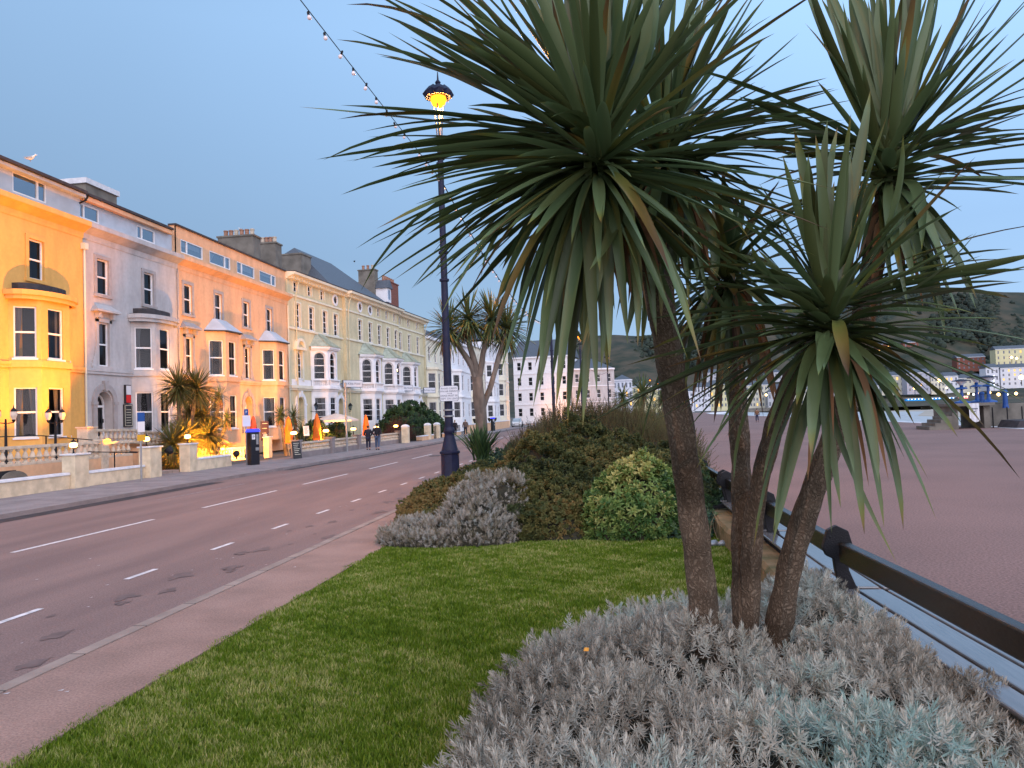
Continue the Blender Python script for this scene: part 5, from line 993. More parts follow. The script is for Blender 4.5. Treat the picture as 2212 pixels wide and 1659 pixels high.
shrub('low_plants', 'low scrappy green plants on bare soil by the stone wall', [(.9,12.7,.35,.35,.30),(1.35,13.2,.3,.5,.42),(-.9,13.0,.35,.3,.22),(1.2,12.4,.2,.2,.18)], laurel_t, 210, M['spurge'], .75, amp=.2, ls=6, ph=1., seed=17, up=.5, depth=.1, tilt=.5, core=0)
# dry reeds by the stone wall and pale stones
mb = MB(); g = random.Random(4)
for k in range(26): x = 1.25+g.uniform(-.3,.3); y = 11.9+g.uniform(-.4,.5); h = g.uniform(.2,.55); mb.tube([(x,y,.04),(x+g.uniform(-.06,.06),y,h*.6),(x+g.uniform(-.15,.15),y,h)],[.005,.004,.001],4)
tag(mb.build('dry_stalks', mat('straw', (.40,.27,.16), .9, .3, 9)), 'dry straw coloured stalks against the mossy stone wall', 'plant')
for k, (x, y, r) in enumerate(((1.33,11.75,.085),(1.48,11.7,.075),(-.55,12.95,.09))):
    v = ICOV*np.array([r*1.2,r,r*.7])*(1+.12*RG.standard_normal((len(ICOV),1)))+np.array([x,y,.09]); o = fast('pebble', v, ICOF, M['post'], smooth=True, label=['larger pale stone beside the mossy wall','smaller pale stone touching the mossy wall','grey stone under the bright green shrub'][k], cat='stone')
# spiky flax by the lamp post
fx = thing('flax_plant', 'spiky dark green flax plant right of the lamp post base', 'plant', (-3.0, 18.8, .05)); bse = on_y(1040, 985, 18.8); Bs, Ts, Ks, Ws = [], [], [], []; g2 = np.random.default_rng(8)
for k in range(120):
    a = g2.uniform(-1.35,1.35)*1.; l = g2.uniform(.6,1.05); az = g2.uniform(0,2*pi); s = abs(math.sin(a))**.8*.75; u = np.array([math.cos(az)*s, math.sin(az)*s, 1-.45*s]); b = bse+np.array([g2.normal(0,.07),g2.normal(0,.07),-.1]); p = b+u*l
    Bs.append(b); Ts.append(p); Ks.append(b+u*l*.5+np.array([0,0,.12*l])); Ws.append(.045)
V, Fq, al = ribbons(Bs,Ts,Ks,np.array(Ws),5,twist=g2.normal(0,.5,120)); fast('foliage', V, Fq, M['dkgreen'], np.repeat(g2.random(120),18), parent=fx)
# hedge bushes on the hotel side
shrub('garden_bush', 'large dark green bush in front of the last hotel bay, behind the lamp post', [(-19.6,68.5,1.7,2.6,3.1),(-19.4,73.,1.8,2.6,3.3),(-19.,77,1.6,2.2,2.6)], laurel_t, 3600, M['dkgreen'], 2.6, amp=.12, ls=2.2, ph=2., seed=21, up=.3, depth=.3, core=.9)
shrub('garden_bush', 'russet spiky leaved bush beside the cream gate pillars', [(-18.9,66.,.8,1.5,1.5),(-18.8,63.6,.6,1.,1.4)], heather_t, 700, M['russet'], 2.4, amp=.1, ls=3, ph=3., seed=22, up=.5, depth=.2, core=.8)
shrub('garden_bush', 'rounded dark bush under the open cream parasol', [(-21.5,53.,1.2,1.6,2.0),(-21.6,57.6,1.,1.3,1.9)], laurel_t, 1400, M['dkgreen'], 1.8, amp=.12, ls=3, ph=4., seed=23, up=.3, depth=.25, core=.88)
shrub('garden_bush', 'bare twiggy bush between the two cream gate pillars', [(-18.3,68.4,.7,1.2,.95)], heather_t, 500, M['heath'], 1.8, amp=.1, ls=3, ph=3., seed=24, up=.3, depth=.2, core=.85)
# lawn grass
def grass(n, x0, x1, y0, y1, seed=2):
    g = np.random.default_rng(seed); Y = y0*(y1/y0)**g.random(n); X = g.uniform(x0,x1,n); k = X > x0+.05*(1+np.sin(Y*2.3)*.5+np.sin(Y*7.1)*.5)
    k &= ~((((X-.85)/1.6)**2+((Y-4.6)/2.5)**2) < 1); X, Y = X[k], Y[k]; n = len(X)
    z = .05; h = g.uniform(.022,.05,n)*(1+.22*lump(X,Y,3.,1.)); w = (.0016+.0010*Y)*g.uniform(.7,1.3,n); a = g.uniform(0,pi,n); lx = g.normal(0,.35,n)*h; ly = g.normal(0,.35,n)*h
    A = np.stack([X-np.cos(a)*w, Y-np.sin(a)*w, np.full(n,z)],1); B = np.stack([X+np.cos(a)*w, Y+np.sin(a)*w, np.full(n,z)],1); Cc = np.stack([X+lx, Y+ly, z+h],1)
    V = np.stack([A,B,Cc],1).reshape(-1,3); Fc = np.arange(3*n).reshape(n,3); v = np.clip(.48+.10*lump(X,Y,1.3,.5)+.13*lump(X,Y,7.,2.)+.12*lump(X,Y,23.,1.)+g.uniform(-.3,.3,n),0,1); v = np.where(g.random(n) < .012, 1.3, v)
    return V, Fc, v
M['grass'] = leafmat('grass_blade', [(0,(.055,.105,.008)),(.5,(.14,.22,.014)),(1.,(.22,.285,.025)),(1.3,(.5,.45,.2))], .6, .3, .15)
V, Fc, v = grass(430000, -3.83, 1.62, 2.0, 13.1); fast('lawn_grass', V, Fc, M['grass'], v, kind='stuff', label='short mown green lawn between footpath and shrubs', cat='grass')
# orange leaf in the silver shrub
mb = MB(); p = on_y(1266, 1403, 5.0); mb.hexa([tuple(p+np.array(o)*.016) for o in ((-1,-1,-.3),(1,-.6,-.5),(1.2,1,0),(-.8,.8,.2),(-.8,-.9,.1),(.9,-.5,.0),(1,.8,.5),(-.6,.7,.6))]); tag(mb.build('fallen_leaf', mat('orange_leaf', (.75,.33,.05), .7)), 'tiny bright orange leaf lying on the silver shrub', 'leaf')
# ------------------------------------------------------------------ benches and the low stone wall
xb = lambda y: 1.97 - .012*(y-7) if y > 7.05 else 1.965 + (7.05-y)*.062
def bench(name, label, y0, y1):
    t = thing(name, label, 'bench', (xb((y0+y1)/2), (y0+y1)/2, 0), 0, 'benches along the promenade'); n = 6
    def plank(nm, o0, o1, z0, z1, m, bev=.012):
        mb = MB(); mb.hexa([(xb(y0)+o0,y0,z0),(xb(y0)+o1,y0,z0),(xb(y1)+o1,y1,z0),(xb(y1)+o0,y1,z0),(xb(y0)+o0-.0,y0,z1),(xb(y0)+o1,y0,z1),(xb(y1)+o1,y1,z1),(xb(y1)+o0,y1,z1)]); return mb.build(nm, m, t, bevel=bev)
    plank('back_rail', -.06, .03, .69, .87, M['wood'], .016)
    plank('seat_plank', -.13, .05, .425, .455, M['seat']); plank('seat_plank', .085, .30, .42, .452, M['seat']); plank('seat_plank', .33, .54, .415, .447, M['seat'])
    for yy in ((y0+.09, y1-.09) if y1-y0 < 4 and y0 > 8 else ((y0+.02, y1-.09) if y0 > 7 else (y0+.09,))):
        X = xb(yy); mb = MB()
        prof = [(-.17,.80),(-.13,.96),(-.04,1.0),(.06,.95),(.09,.83),(.05,.72),(.06,.60),(.13,.47),(.20,.38),(.50,.36),(.52,.41),(.40,.42),(.14,.56),(.03,.52),(-.02,.60),(-.06,.70),(-.13,.73)]
        prof = [(-.17,.80),(-.12,.96),(-.04,1.0),(.06,.95),(.09,.83),(.04,.70),(.05,.60),(.10,.47),(.14,.41),(.55,.405),(.55,.36),(.12,.36),(.10,.05),(.0,.05),(-.02,.36),(-.30,.34),(-.30,.39),(-.04,.45),(-.07,.60),(-.08,.70),(-.14,.73)]
        mb.ring([[(X+a, yy+s, z) for a, z in prof] for s in (-.035,.035)])
        mb.build('end_support', M['iron'], t, bevel=.008)
        for a, z in ((-.10,.9),(.0,.80)): k = MB(); k.lathe(X+a, yy-.0, [(.03,z-.03),(.04,z),(.03,z+.03)], 8); k.build('bolt', M['iron'], t)
    return t
bench('promenade_bench', 'nearest promenade bench, seen from behind at the lower right edge', 1.6, 7.2)
bench('promenade_bench', 'promenade bench behind the palm trunks, next to the nearest one', 7.30, 10.5)
bench('promenade_bench', 'third promenade bench along, between the two left palm trunks', 10.62, 13.85)
bench('promenade_bench', 'fourth promenade bench, mostly hidden by the leftmost palm trunk', 14.0, 17.2)
bench('promenade_bench', 'farthest promenade bench, behind the dark green shrub', 17.35, 20.6)
mb = MB(); g = random.Random(9)
rings = []
for i in range(60):
    y = 1.5+i*.42; x0 = 1.52+.10*max(0,(13-y)/13)+g.uniform(-.02,.02); x1 = 1.86; zt_ = .34+g.uniform(-.012,.012); rings.append([(x0-.02,y,.0),(x1,y,.0),(x1,y,zt_),(x0+.04,y,zt_+.0),(x0,y,zt_-.05)])
mb.ring(rings); tag(mb.build('low_stone_wall', M['stone'], smooth=False), 'low mossy brown stone wall behind the benches, bordering the lawn', 'wall')
# ------------------------------------------------------------------ lamp posts
def lamp_post(name, label, x, y, hz, full=False, energy=0., group='promenade lamp posts'):
    """hz: height of the light"""
    t = thing(name, label, 'lamp post', (x, y, 0), 0, group)
    mb = MB(); mb.lathe(x,y,[(.30,0),(.30,.06),(.275,.1),(.265,1.02),(.30,1.05),(.30,1.10),(.24,1.14)],8,ph=pi/8); mb.build('base', M['navy'], t, smooth=True)
    mb = MB(); mb.lathe(x,y,[(.25,1.13),(.20,1.32),(.15,1.55),(.145,1.62),(.17,1.66),(.17,1.72),(.135,1.8)],14); mb.build('neck', M['navy'], t, smooth=True)
    H = hz-1.35; mb = MB(); prof = [(.125,1.8),(.105,H*.55)]
    for f in (.60,.68): prof += [(.102,H*f-.05),(.145,H*f-.03),(.145,H*f+.03),(.098,H*f+.05)]
    prof += [(.09,H*.93)]; 
    for f in (.94,.955,.985): prof += [(.088,H*f-.04),(.13,H*f-.03),(.13,H*f+.02),(.088,H*f+.04)]
    prof += [(.09,H)]; mb.lathe(x,y,prof,14); mb.build('column', M['navy'], t, smooth=True)
    mb = MB()
    for a in (0,pi/2,pi,3*pi/2): mb.tube([(x+.06*math.cos(a),y+.06*math.sin(a),H-.03),(x+.09*math.cos(a),y+.09*math.sin(a),H+.6),(x+.16*math.cos(a),y+.16*math.sin(a),hz-.15)],.018,5)
    mb.build('bracket', M['navy'], t)
    mb = MB(); mb.lathe(x,y,[(.05,hz-.28),(.18,hz-.2),(.24,hz-.05),(.22,hz+.08),(.12,hz+.2)],14); mb.build('globe', M['sodium'], t, smooth=True)
    # spiked crown: a canopy ring with points
    mb = MB(); n = 20; R1 = []; 
    for j in range(n): a = 2*pi*j/n; R1.append(a)
    def rg(f, z): return [(x+f(j)*math.cos(2*pi*j/n), y+f(j)*math.sin(2*pi*j/n), z(j)) for j in range(n)]
    mb.ring([rg(lambda j:.20, lambda j:hz+.04), rg(lambda j:.40 if j%2 else .36, lambda j:hz+.02), rg(lambda j:.47 if j%2 else .40, lambda j:hz+.12 if j%2 else hz+.20), rg(lambda j:.36 if j%2 else .28, lambda j:hz+.26 if j%2 else hz+.34), rg(lambda j:.12, lambda j:hz+.30)])
    mb.lathe(x,y,[(.14,hz+.29),(.12,hz+.38),(.06,hz+.42),(.09,hz+.48),(.03,hz+.56),(.012,hz+.8)],8); mb.build('crown', M['navy'], t)
    if energy: 
        o = lamp('lamp_light', 'POINT', (x,y,hz-.34), energy, (1.,.40,.06), .16, t); tag(o)
    return t
hz = on_y(943,213,22.)[2]; LX = -4.83
lamp_post('lamp_post', 'navy lamp post behind the viewer, outside the picture', LX, -16., hz, True, 5200)
LP1 = lamp_post('lamp_post', 'tall navy lamp post with glowing orange head and a white dog sign', LX, 22., hz, True, 4200)
lamp_post('lamp_post', 'second navy lamp post hidden behind the hanging palm leaves', -4.7, 59., hz, True, 3000)
lamp_post('lamp_post', 'third lamp post down the street behind the palm leaves', -4.1, 96., hz, False, 400)
p = on_y(1311,773,130); lamp_post('lamp_post', 'distant glowing lamp post in front of the white parade buildings', p[0], 130, p[2], False, 900)
for px, py, D_, lab in ((1404,821,236,'far glowing lamp post just left of the thick palm trunk'),(1422,829,265,'far glowing lamp post touching the thick palm trunk'),(1480,840,336,'far glowing lamp post between the first two palm trunks')):
    p = on_y(px, py, D_); t = lamp_post('lamp_post', lab, p[0], D_, p[2], False, 0)
# sign on the near post
sz = on_y(970,850,21.75); sg = thing('dog_sign', 'white bilingual dog lead sign fixed to the tall navy lamp post', 'sign', (sz[0], 21.75, sz[2]), math.radians(8))
mb = MB(); W2, H2, r = .27, .225, .05
pts = [(sx*(W2-r)+r*math.cos(a), sz_*(H2-r)+r*math.sin(a)) for sx, sz_, a0 in ((1,1,0),(-1,1,pi/2),(-1,-1,pi),(1,-1,3*pi/2)) for a in np.linspace(a0,a0+pi/2,5)]
mb.ring([[(a,0,b) for a,b in pts],[(a,-.02,b) for a,b in pts]]); mb.build('sign_border', M['ink'], sg, True)
mb = MB(); q_ = .955; mb.ring([[(a*q_,-.0205,b*q_) for a,b in pts],[(a*q_,-.025,b*q_) for a,b in pts]]); mb.build('sign_panel', M['signwhite'], sg, True)
for s_, z_, k in (('RHAID CADW',.145,.072),('CWN AR DENNYN',.062,.072),('DOGS MUST BE',-.065,.072),('KEPT ON LEAD',-.15,.072)): text_mesh(s_, k, M['ink'], 'lettering', sg, (0,-.027,z_), (pi/2,0,0), .002)
mb = MB(); mb.box(-.06,.06,-.030,-.027,-.004,.004).hexa([(.06,-.030,-.016),(.06,-.027,-.016),(.065,-.027,-.016),(.065,-.030,-.016),(.06,-.030,.016),(.06,-.027,.016),(.095,-.027,.0),(.095,-.030,.0)]); mb.build('arrow', M['ink'], sg, True)
for z_ in (-.5,-.68): mb = MB(); mb.lathe(LX,22.,[(.15,sz[2]+z_),(.16,sz[2]+z_+.01),(.16,sz[2]+z_+.04),(.15,sz[2]+z_+.05)],14); mb.build('clamp_band', M['post'], LP1)
# ------------------------------------------------------------------ festoon lights
def festoon(name, label, a, b, sag, nb, first=0):
    a, b = np.array(a), np.array(b); f = lambda t: a+(b-a)*t-np.array([0,0,4*sag*t*(1-t)])
    t = thing(name, label, 'string lights', tuple(f(.5))); mb = MB(); mb.tube([f(i/60) for i in range(61)], .009 if a[1] < 30 and b[1] < 30 else .018, 5); mb.build('cable', M['iron'], t)
    g = random.Random(3); s = MB(); s.lathe(0,0,[(.010,-.038),(.028,-.028),(.039,0),(.028,.028),(.016,.045)],10); hol = MB(); hol.lathe(0,0,[(.022,.045),(.024,.10),(.012,.12)],6)
    hm = bpy.data.meshes.new('lamp_holder'); hm.from_pydata(hol.v,[],hol.f); hm.materials.append(M['iron']); bm_ = bpy.data.meshes.new('bulb'); bm_.from_pydata(s.v,[],s.f); bm_.materials.append(M['bulb']); bm_.polygons.foreach_set('use_smooth',[True]*len(s.f))
    for i in range(first, nb):
        p = f((i+.5)/nb); sw = g.uniform(-.5,.5)
        for me_, nm in ((hm,'lamp_holder'),(bm_,'bulb')):
            o = bpy.data.objects.new(nm, me_); C.objects.link(o); o.parent = t; o.location = Vector(p+np.array([0,0,-.11]))-t.location; o.rotation_euler = (sw*.3, sw, 0)
zc = on_y(958,388,22)[2]; za = on_y(682,0,11.8)[2]
# parabola through both measured points, hung between this post and the previous one
L0 = np.array([LX,-16.,0]); 
festoon('festoon_string', 'string of clear round bulbs rising left from the tall lamp post', (LX,-16.,zc+.05), (LX,22.,zc), (zc-za)/(4*.7316*.2684)+.0, 52, 30)
festoon('festoon_string', 'string of bulbs running from the tall lamp post behind the palm leaves', (LX,22.,zc), (-4.7,59.,zc), 1.3, 46)
festoon('festoon_string', 'distant string of bulbs between the far lamp posts', (-4.1,96.,zc), (on_y(1311,773,130)[0],130.,zc-.3), 1.2, 40)
# ------------------------------------------------------------------ gardens in front of the terrace
def pillar(x, y, w, d, z0, z1, label, name='gate_pillar', m=None, cap=True, group='painted garden pillars', round_=False):
    t = thing(name, label, 'pillar', (x, y, z0), 0, group); mb = MB(); mb.box(x-w/2,x+w/2,y-d/2,y+d/2,z0,z1-.06); mb.build('shaft', m or M['garden_wall'], t, bevel=.01)
    mb = MB()
    if round_: mb.lathe(x,y,[(w*.72,z1-.06),(w*.75,z1+.02),(w*.55,z1+.12),(w*.2,z1+.18)],4,ph=pi/4)
    else: mb.box(x-w/2-.05,x+w/2+.05,y-d/2-.05,y+d/2+.05,z1-.06,z1)
    mb.build('cap', m or M['coping'], t, bevel=.008); return t
def low_wall(x, y0, y1, z0, z1, label, th=.24, m=None, cop=True, x1=None):
    x1 = x if x1 is None else x1; t = thing('garden_wall', label, 'wall', (x, (y0+y1)/2, z0)); mb = MB(); mb.hexa([(x-th/2,y0,z0),(x+th/2,y0,z0),(x1+th/2,y1,z0),(x1-th/2,y1,z0),(x-th/2,y0,z1-.09),(x+th/2,y0,z1-.09),(x1+th/2,y1,z1-.09),(x1-th/2,y1,z1-.09)]); mb.build('wall_body', m or M['garden_wall'], t)
    if cop: e = .04; mb = MB(); mb.hexa([(x-th/2-e,y0,z1-.09),(x+th/2+e,y0,z1-.09),(x1+th/2+e,y1,z1-.09),(x1-th/2-e,y1,z1-.09),(x-th/2-e*.2,y0,z1),(x+th/2+e*.2,y0,z1),(x1+th/2+e*.2,y1,z1),(x1-th/2-e*.2,y1,z1)]); mb.build('coping', M['coping'], t, bevel=.015)
    return t
def lantern(x, y, z, label, r=.13, e=40, group='lit garden lanterns', m='warm'):
    t = thing('garden_lantern', label, 'lantern', (x, y, z), 0, group); mb = MB(); mb.lathe(x,y,[(.07,z),(.03,z+.03),(.02,z+.16),(.05,z+.18)],8).lathe(x,y,[(.03,z+.18),(r*.95,z+.20)],6); mb.build('stem', M['iron'], t)
    mb = MB(); mb.lathe(x,y,[(r*.45,z+.205),(r*.95,z+.24),(r*.95,z+.34),(r*.5,z+.38)],10); mb.build('bulb', M[m], t, smooth=True)
    mb = MB(); mb.lathe(x,y,[(r*1.1,z+.39),(r*.6,z+.43),(r*.2,z+.47),(.012,z+.54)],6); mb.build('cap', M['iron'], t)
    if e: lamp('lantern_light', 'POINT', (x,y,z+.28), e, (1.,.50,.12), .09, t)
    return t
WX = -18.85
low_wall(-19.05, -6, 24.4, .08, .66, 'long low white coped garden wall at the left edge', x1=WX-.05)
low_wall(WX, 25.15, 28.6, .08, .64, 'short low garden wall between the first two pillars')
low_wall(WX, 32.5, 35.6, .08, .68, 'low rounded garden wall in front of the floodlit palm')
pillar(WX, 24.78, .5, .72, .08, 1.30, 'thick cream pillar in front of the yellow house'); lantern(WX-.05, 24.75, 1.30, 'lit lantern on the thick cream pillar in front of the yellow house')
pillar(WX+.1, 29.0, .5, .78, .08, 1.36, 'cream gate pillar behind the grey sign pole'); lantern(WX, 28.9, 1.36, 'lit lantern on the gate pillar behind the grey sign pole')
pillar(WX-.1, 32.15, .5, .62, .08, 1.36, 'cream gate pillar left of the floodlit palm'); lantern(WX-.1, 32.1, 1.36, 'lit lantern on the gate pillar in front of the floodlit palm')
mb = MB(); mb.box(-20.5,-19.2,29.1,31.8,-.1,.22); mb.build('garden_path', M['kerb'], **S)
# raised terrace of the yellow and grey houses
mb = MB(); mb.box(-25.2,-20.85,-6,31.0,.0,.93); mb.build('raised_terrace', M['cream'], **S)
mb = MB(); mb.box(-26.4,-23.1,33.9,38.9,.0,1.45).box(-25.9,-23.1,33.89-2.9,33.89,0,1.2).box(-23.1,-22.6,34.2,36.2,0,1.15).box(-22.6,-22.1,34.2,36.2,0,.85).box(-22.1,-21.6,34.2,36.2,0,.55); mb.build('entrance_steps', M['cream'], **S)
def balustrade(label, pts, z0s, h, posts=True, step=.27, r=.075, m=None):
    t = thing('balustrade', label, 'balustrade', (pts[0][0], pts[0][1], z0s[0])); m = m or M['balus']
    for (a, b), (c, d), za_, zb_ in zip(pts[:-1], pts[1:], z0s[:-1], z0s[1:]):
        rl = MB(); l = math.hypot(c-a,d-b); nx, ny = (d-b)/l*.09, -(c-a)/l*.09
        for lo, hi in ((0,.09),(h-.11,h)): rl.hexa([(a-nx,b-ny,za_+lo),(a+nx,b+ny,za_+lo),(c+nx,d+ny,zb_+lo),(c-nx,d-ny,zb_+lo),(a-nx,b-ny,za_+hi),(a+nx,b+ny,za_+hi),(c+nx,d+ny,zb_+hi),(c-nx,d-ny,zb_+hi)])
        rl.build('rail', m, t, bevel=.01); n = max(1,int(l/step))
        for i in range(n):
            q = MB(); f = (i+.5)/n; z = lerp(za_,zb_,f); x, y = lerp(a,c,f), lerp(b,d,f); hh = h-.2
            q.lathe(x,y,[(r*.9,z+.09),(r*.9,z+.09+hh*.1),(r*.45,z+.09+hh*.16),(r*1.1,z+.09+hh*.36),(r*.9,z+.09+hh*.5),(r*.4,z+.09+hh*.8),(r*.75,z+.09+hh*.9),(r*.8,z+.09+hh)],8); q.build('baluster', m, t, smooth=True)
    return t
balustrade('stone balustrade on the raised terrace of the yellow house', [(-20.95,20.),(-20.95,28.9)], [.93,.93], .70, step=.33, r=.10)
pillar(-20.95, 29.1, .34, .4, .1, 1.70, 'stone end post of the yellow house balustrade', m=M['balus'])
balustrade('short stone balustrade turning towards the grey house steps', [(-20.95,29.3),(-20.95,31.0)], [.93,.93], .66, step=.33, r=.09)
balustrade('sloping stone balustrade beside the grey house door steps', [(-22.9,31.3),(-22.9,33.9),(-22.7,37.8)], [1.45,1.4,1.0], .68, step=.30, r=.09)
pillar(-23.1, 31.1, .5, .6, .1, 2.25, 'tall square stone post at the party wall of the yellow house', m=M['balus'])
balustrade('low stone balustrade behind the wall right of the floodlit palm', [(-20.4,35.4),(-20.4,40.2)], [.25,.15], .72, step=.3, r=.09)
rl = thing('handrail', 'thin dark handrail sloping along the yellow house terrace', 'handrail', (-22.3, 28, .93)); mb = MB(); mb.tube([(-22.4,22,2.0),(-22.4,27.5,1.95),(-21.9,32.2,1.45)],.022,6); mb.build('rail', M['iron'], rl)
for y_, z_ in ((24.,1.98),(27.6,1.92),(29.4,1.73),(31.,1.57)): mb = MB(); mb.tube([(-22.25,y_,.9),(-22.25,y_,z_)],.028,6); mb.build('post', M['iron'], rl)
rl = thing('handrail', 'short dark handrail on the ramp below the grey house balustrade', 'handrail', (-20.2, 30, .2)); mb = MB(); mb.tube([(-20.6,30.4,1.12),(-19.3,32.2,.9)],.02,6).tube([(-20.6,27.8,1.25),(-19.9,29.9,1.08)],.02,6); mb.build('rail', M['iron'], rl)
for x_,y_,z_ in ((-20.25,28.9,1.17),(-19.95,31.3,1.)): mb = MB(); mb.tube([(x_,y_,.1),(x_,y_,z_)],.026,6); mb.build('post', M['iron'], rl)
dk = MB(); dk.box(-20.84,-20.835,18.,24.4,.12,.80); tag(dk.build('dark_opening', M['dark']), 'dark opening in the terrace wall with a round shape at the left edge', 'opening')
dk = MB(); dk.ring([[(-20.80, 25.0-.75+.62*math.cos(a), .42+.36*math.sin(a)) for a in np.linspace(0,2*pi,20,endpoint=False)],[(-20.74, 25.0-.75+.62*math.cos(a), .42+.36*math.sin(a)) for a in np.linspace(0,2*pi,20,endpoint=False)]]); tag(dk.build('round_panel', M['concrete']), 'grey rounded panel leaning in the dark terrace opening', 'panel')
def double_lamp(x, y, z, H, label):
    t = thing('terrace_lamp', label, 'lamp', (x,y,z), 0, 'unlit double lanterns on the terrace'); mb = MB(); mb.lathe(x,y,[(.13,z),(.12,z+.12),(.06,z+.3),(.05,z+.8),(.035,z+H*.75),(.03,z+H*.8)],8); mb.tube([(x,y-.38,z+H*.74),(x,y,z+H*.72),(x,y+.38,z+H*.74)],.02,5); mb.build('post', M['iron'], t, smooth=True)
    for s in (-.38,.38):
        mb = MB(); mb.lathe(x,y+s,[(.03,z+H*.74),(.07,z+H*.78),(.05,z+H*.79)],8).lathe(x,y+s,[(.12,z+H*.93),(.09,z+H*.96),(.02,z+H),(.01,z+H+.1)],8); mb.build('lantern_cap', M['iron'], t); mb = MB(); mb.lathe(x,y+s,[(.06,z+H*.79),(.115,z+H*.86),(.11,z+H*.93)],8); mb.build('lantern_glass', M['canvas'], t)
double_lamp(-22.0, 25.3, .93, 2.1, 'unlit double lantern post at the very left edge of the terrace'); double_lamp(-22.0, 27.8, .93, 2.05, 'unlit double lantern post in front of the yellow bay window')
# floodlights (the sources of the orange light on the house fronts)
def floodlight(x, y, z, target, energy, label, spot=120, col=(1.,.36,.035), blend=.5, size=.05):
    t = thing('floodlight', label, 'floodlight', (x,y,z)); d = (Vector(target)-Vector((x,y,z))).normalized(); u = Vector((0,0,1)); s = d.cross(u).normalized(); v = s.cross(d); c = Vector((x,y,z))
    mb = MB(); R_ = lambda r, k, n=12: [c+d*k+(s*math.cos(2*pi*i/n)+v*math.sin(2*pi*i/n))*r for i in range(n)]
    mb.ring([R_(.06,-.24),R_(.12,-.18),R_(.17,.0),R_(.18,.02)]); mb.tube([(x,y,z-.28),(x,y,z-.1)],.04,6); mb.build('housing', M['iron'], t)
    mb = MB(); mb.poly(R_(.15,.024)); mb.build('lens', M['warm'], t)
    lamp('flood_light', 'SPOT', tuple(c+d*.06), energy, col, size, t, math.radians(spot), target, blend)
floodlight(-18.35, 29.6, 1.2, (-26,28.8,9.2), 10000, 'small floodlight by the gate pillar aimed at the yellow house', 84, col=(1.,.28,.0), blend=.35)
floodlight(-19.2, 37.0, .62, (-26,51.5,7.6), 14000, 'black floodlight beside the bushy palm, aimed at the peach house', 104, size=.06, blend=1.)
floodlight(-19.0, 34.1, .45, (-24,35.2,3.2), 4200, 'small floodlight in front of the bushy palm', 140, size=.07)
floodlight(-19.4, 50.5, .42, (-26,57.,5.5), 4200, 'low floodlight behind the cafe balustrade aimed at the peach house', 140)
floodlight(-11., 162., 1.0, (-8.,171,2.), 4000, 'orange floodlight at the foot of the gabled white hotel', 120)
floodlight(-14.5, 150., 1.0, (-21.,154,3.), 2200, 'orange floodlight at the end of the white terrace', 130)
p = on_z(941,984,0.); mb = MB(); mb.box(p[0]-.28,p[0]+.28,p[1]-.4,p[1]+.4,-.03,-.010); tag(mb.build('drain_cover', M['iron']), 'small dark drain cover in the road near the tall lamp post', 'drain cover')
# ------------------------------------------------------------------ cafe forecourt and hotel frontage
TX = -17.9
def stone_front(label, y0, y1):
    t = balustrade(label, [(TX,y0),(TX,y1)], [.42,.42], .56, step=.24, r=.075)
    mb = MB(); mb.box(TX-.13,TX+.13,y0,y1,.08,.42); mb.build('plinth', M['pave'], t)
Yp_ = [41.4,46.6,51.7,56.2,62.05]
for a, b, n_ in zip(Yp_[:-1], Yp_[1:], ('nearest','second','third','farthest')): stone_front(n_+' stretch of stone balustrade in front of the hotel forecourt', a+.25, b-.25)
for i, y_ in enumerate(Yp_): pillar(TX, y_, .46, .46, .08, 1.12, ['grey pillar with chalk board leaning on it','grey pillar between the first and second balustrade stretch','grey pillar behind the bare street pole','grey pillar beside the walking couple','grey pillar at the far end of the hotel balustrade'][i], m=M['pave'])
for i, (px, lab) in enumerate(((634,'lit forecourt lantern right of the first orange parasol'),(704,'lit forecourt lantern right of the second orange parasol'),(763,'lit forecourt lantern right of the bare street pole'),(813,'lit forecourt lantern above the walking couple'),(855,'lit forecourt lantern at the far end of the balustrade'))):
    p = on_x(px, 922, TX-.35); lantern(TX-.35, p[1], 1.22, lab, r=.19, e=60)
    mb = MB(); mb.tube([(TX-.35,p[1],.1),(TX-.35,p[1],1.23)],.04,6); mb.build('post', M['iron'], bpy.data.objects[[o.name for o in C.objects if o.name.startswith('garden_lantern')][-1]])
pillar(-20.3, 42.9, .3, .5, .1, 1.35, 'narrow pillar lit yellow at the cafe entrance')
def folded(x, y, z0, z1, m, label, r=.24):
    t = thing('folded_parasol', label, 'parasol', (x,y,.1), 0, 'folded parasols on the cafe terrace'); mb = MB(); n = 16
    mb.ring([[(x+rr*(1+.28*math.cos(4*2*pi*j/n+z*3))*math.cos(2*pi*j/n), y+rr*(1+.28*math.cos(4*2*pi*j/n+z*3))*math.sin(2*pi*j/n), z) for j in range(n)] for rr, z in ((r*.95,z0),(r,z0+.15),(r*.78,lerp(z0,z1,.45)),(r*.62,lerp(z0,z1,.7)),(r*.35,z1-.12),(.03,z1))]); mb.build('canopy', m, t, smooth=True)
    mb = MB(); mb.tube([(x,y,.1),(x,y,z1+.06)],.025,6); mb.build('pole', M['post'], t)
for px, pt, X_, m_, lab in ((622.6,900,-19.9,'orange','first folded orange parasol, beside the lit lantern'),(684,893,-20.2,'orange','second folded orange parasol, brightly lit at its foot'),(790,896,-20.,'orange','third folded orange parasol behind the walking couple'),(547,898,-23.,'red','dull red folded parasol in front of the peach house door')):
    p = on_x(px, pt, X_); folded(X_, p[1], .85, p[2], mat('dull_red_canvas',(.30,.06,.04),.8,.2,4) if m_ == 'red' else M['orange'], lab, .27)
p = on_x(726, 893, -20.6); op = thing('parasol', 'open cream parasol on the hotel forecourt', 'parasol', (-20.6,p[1],.1)); mb = MB(); n = 8; x_, y_ = -20.6, p[1]
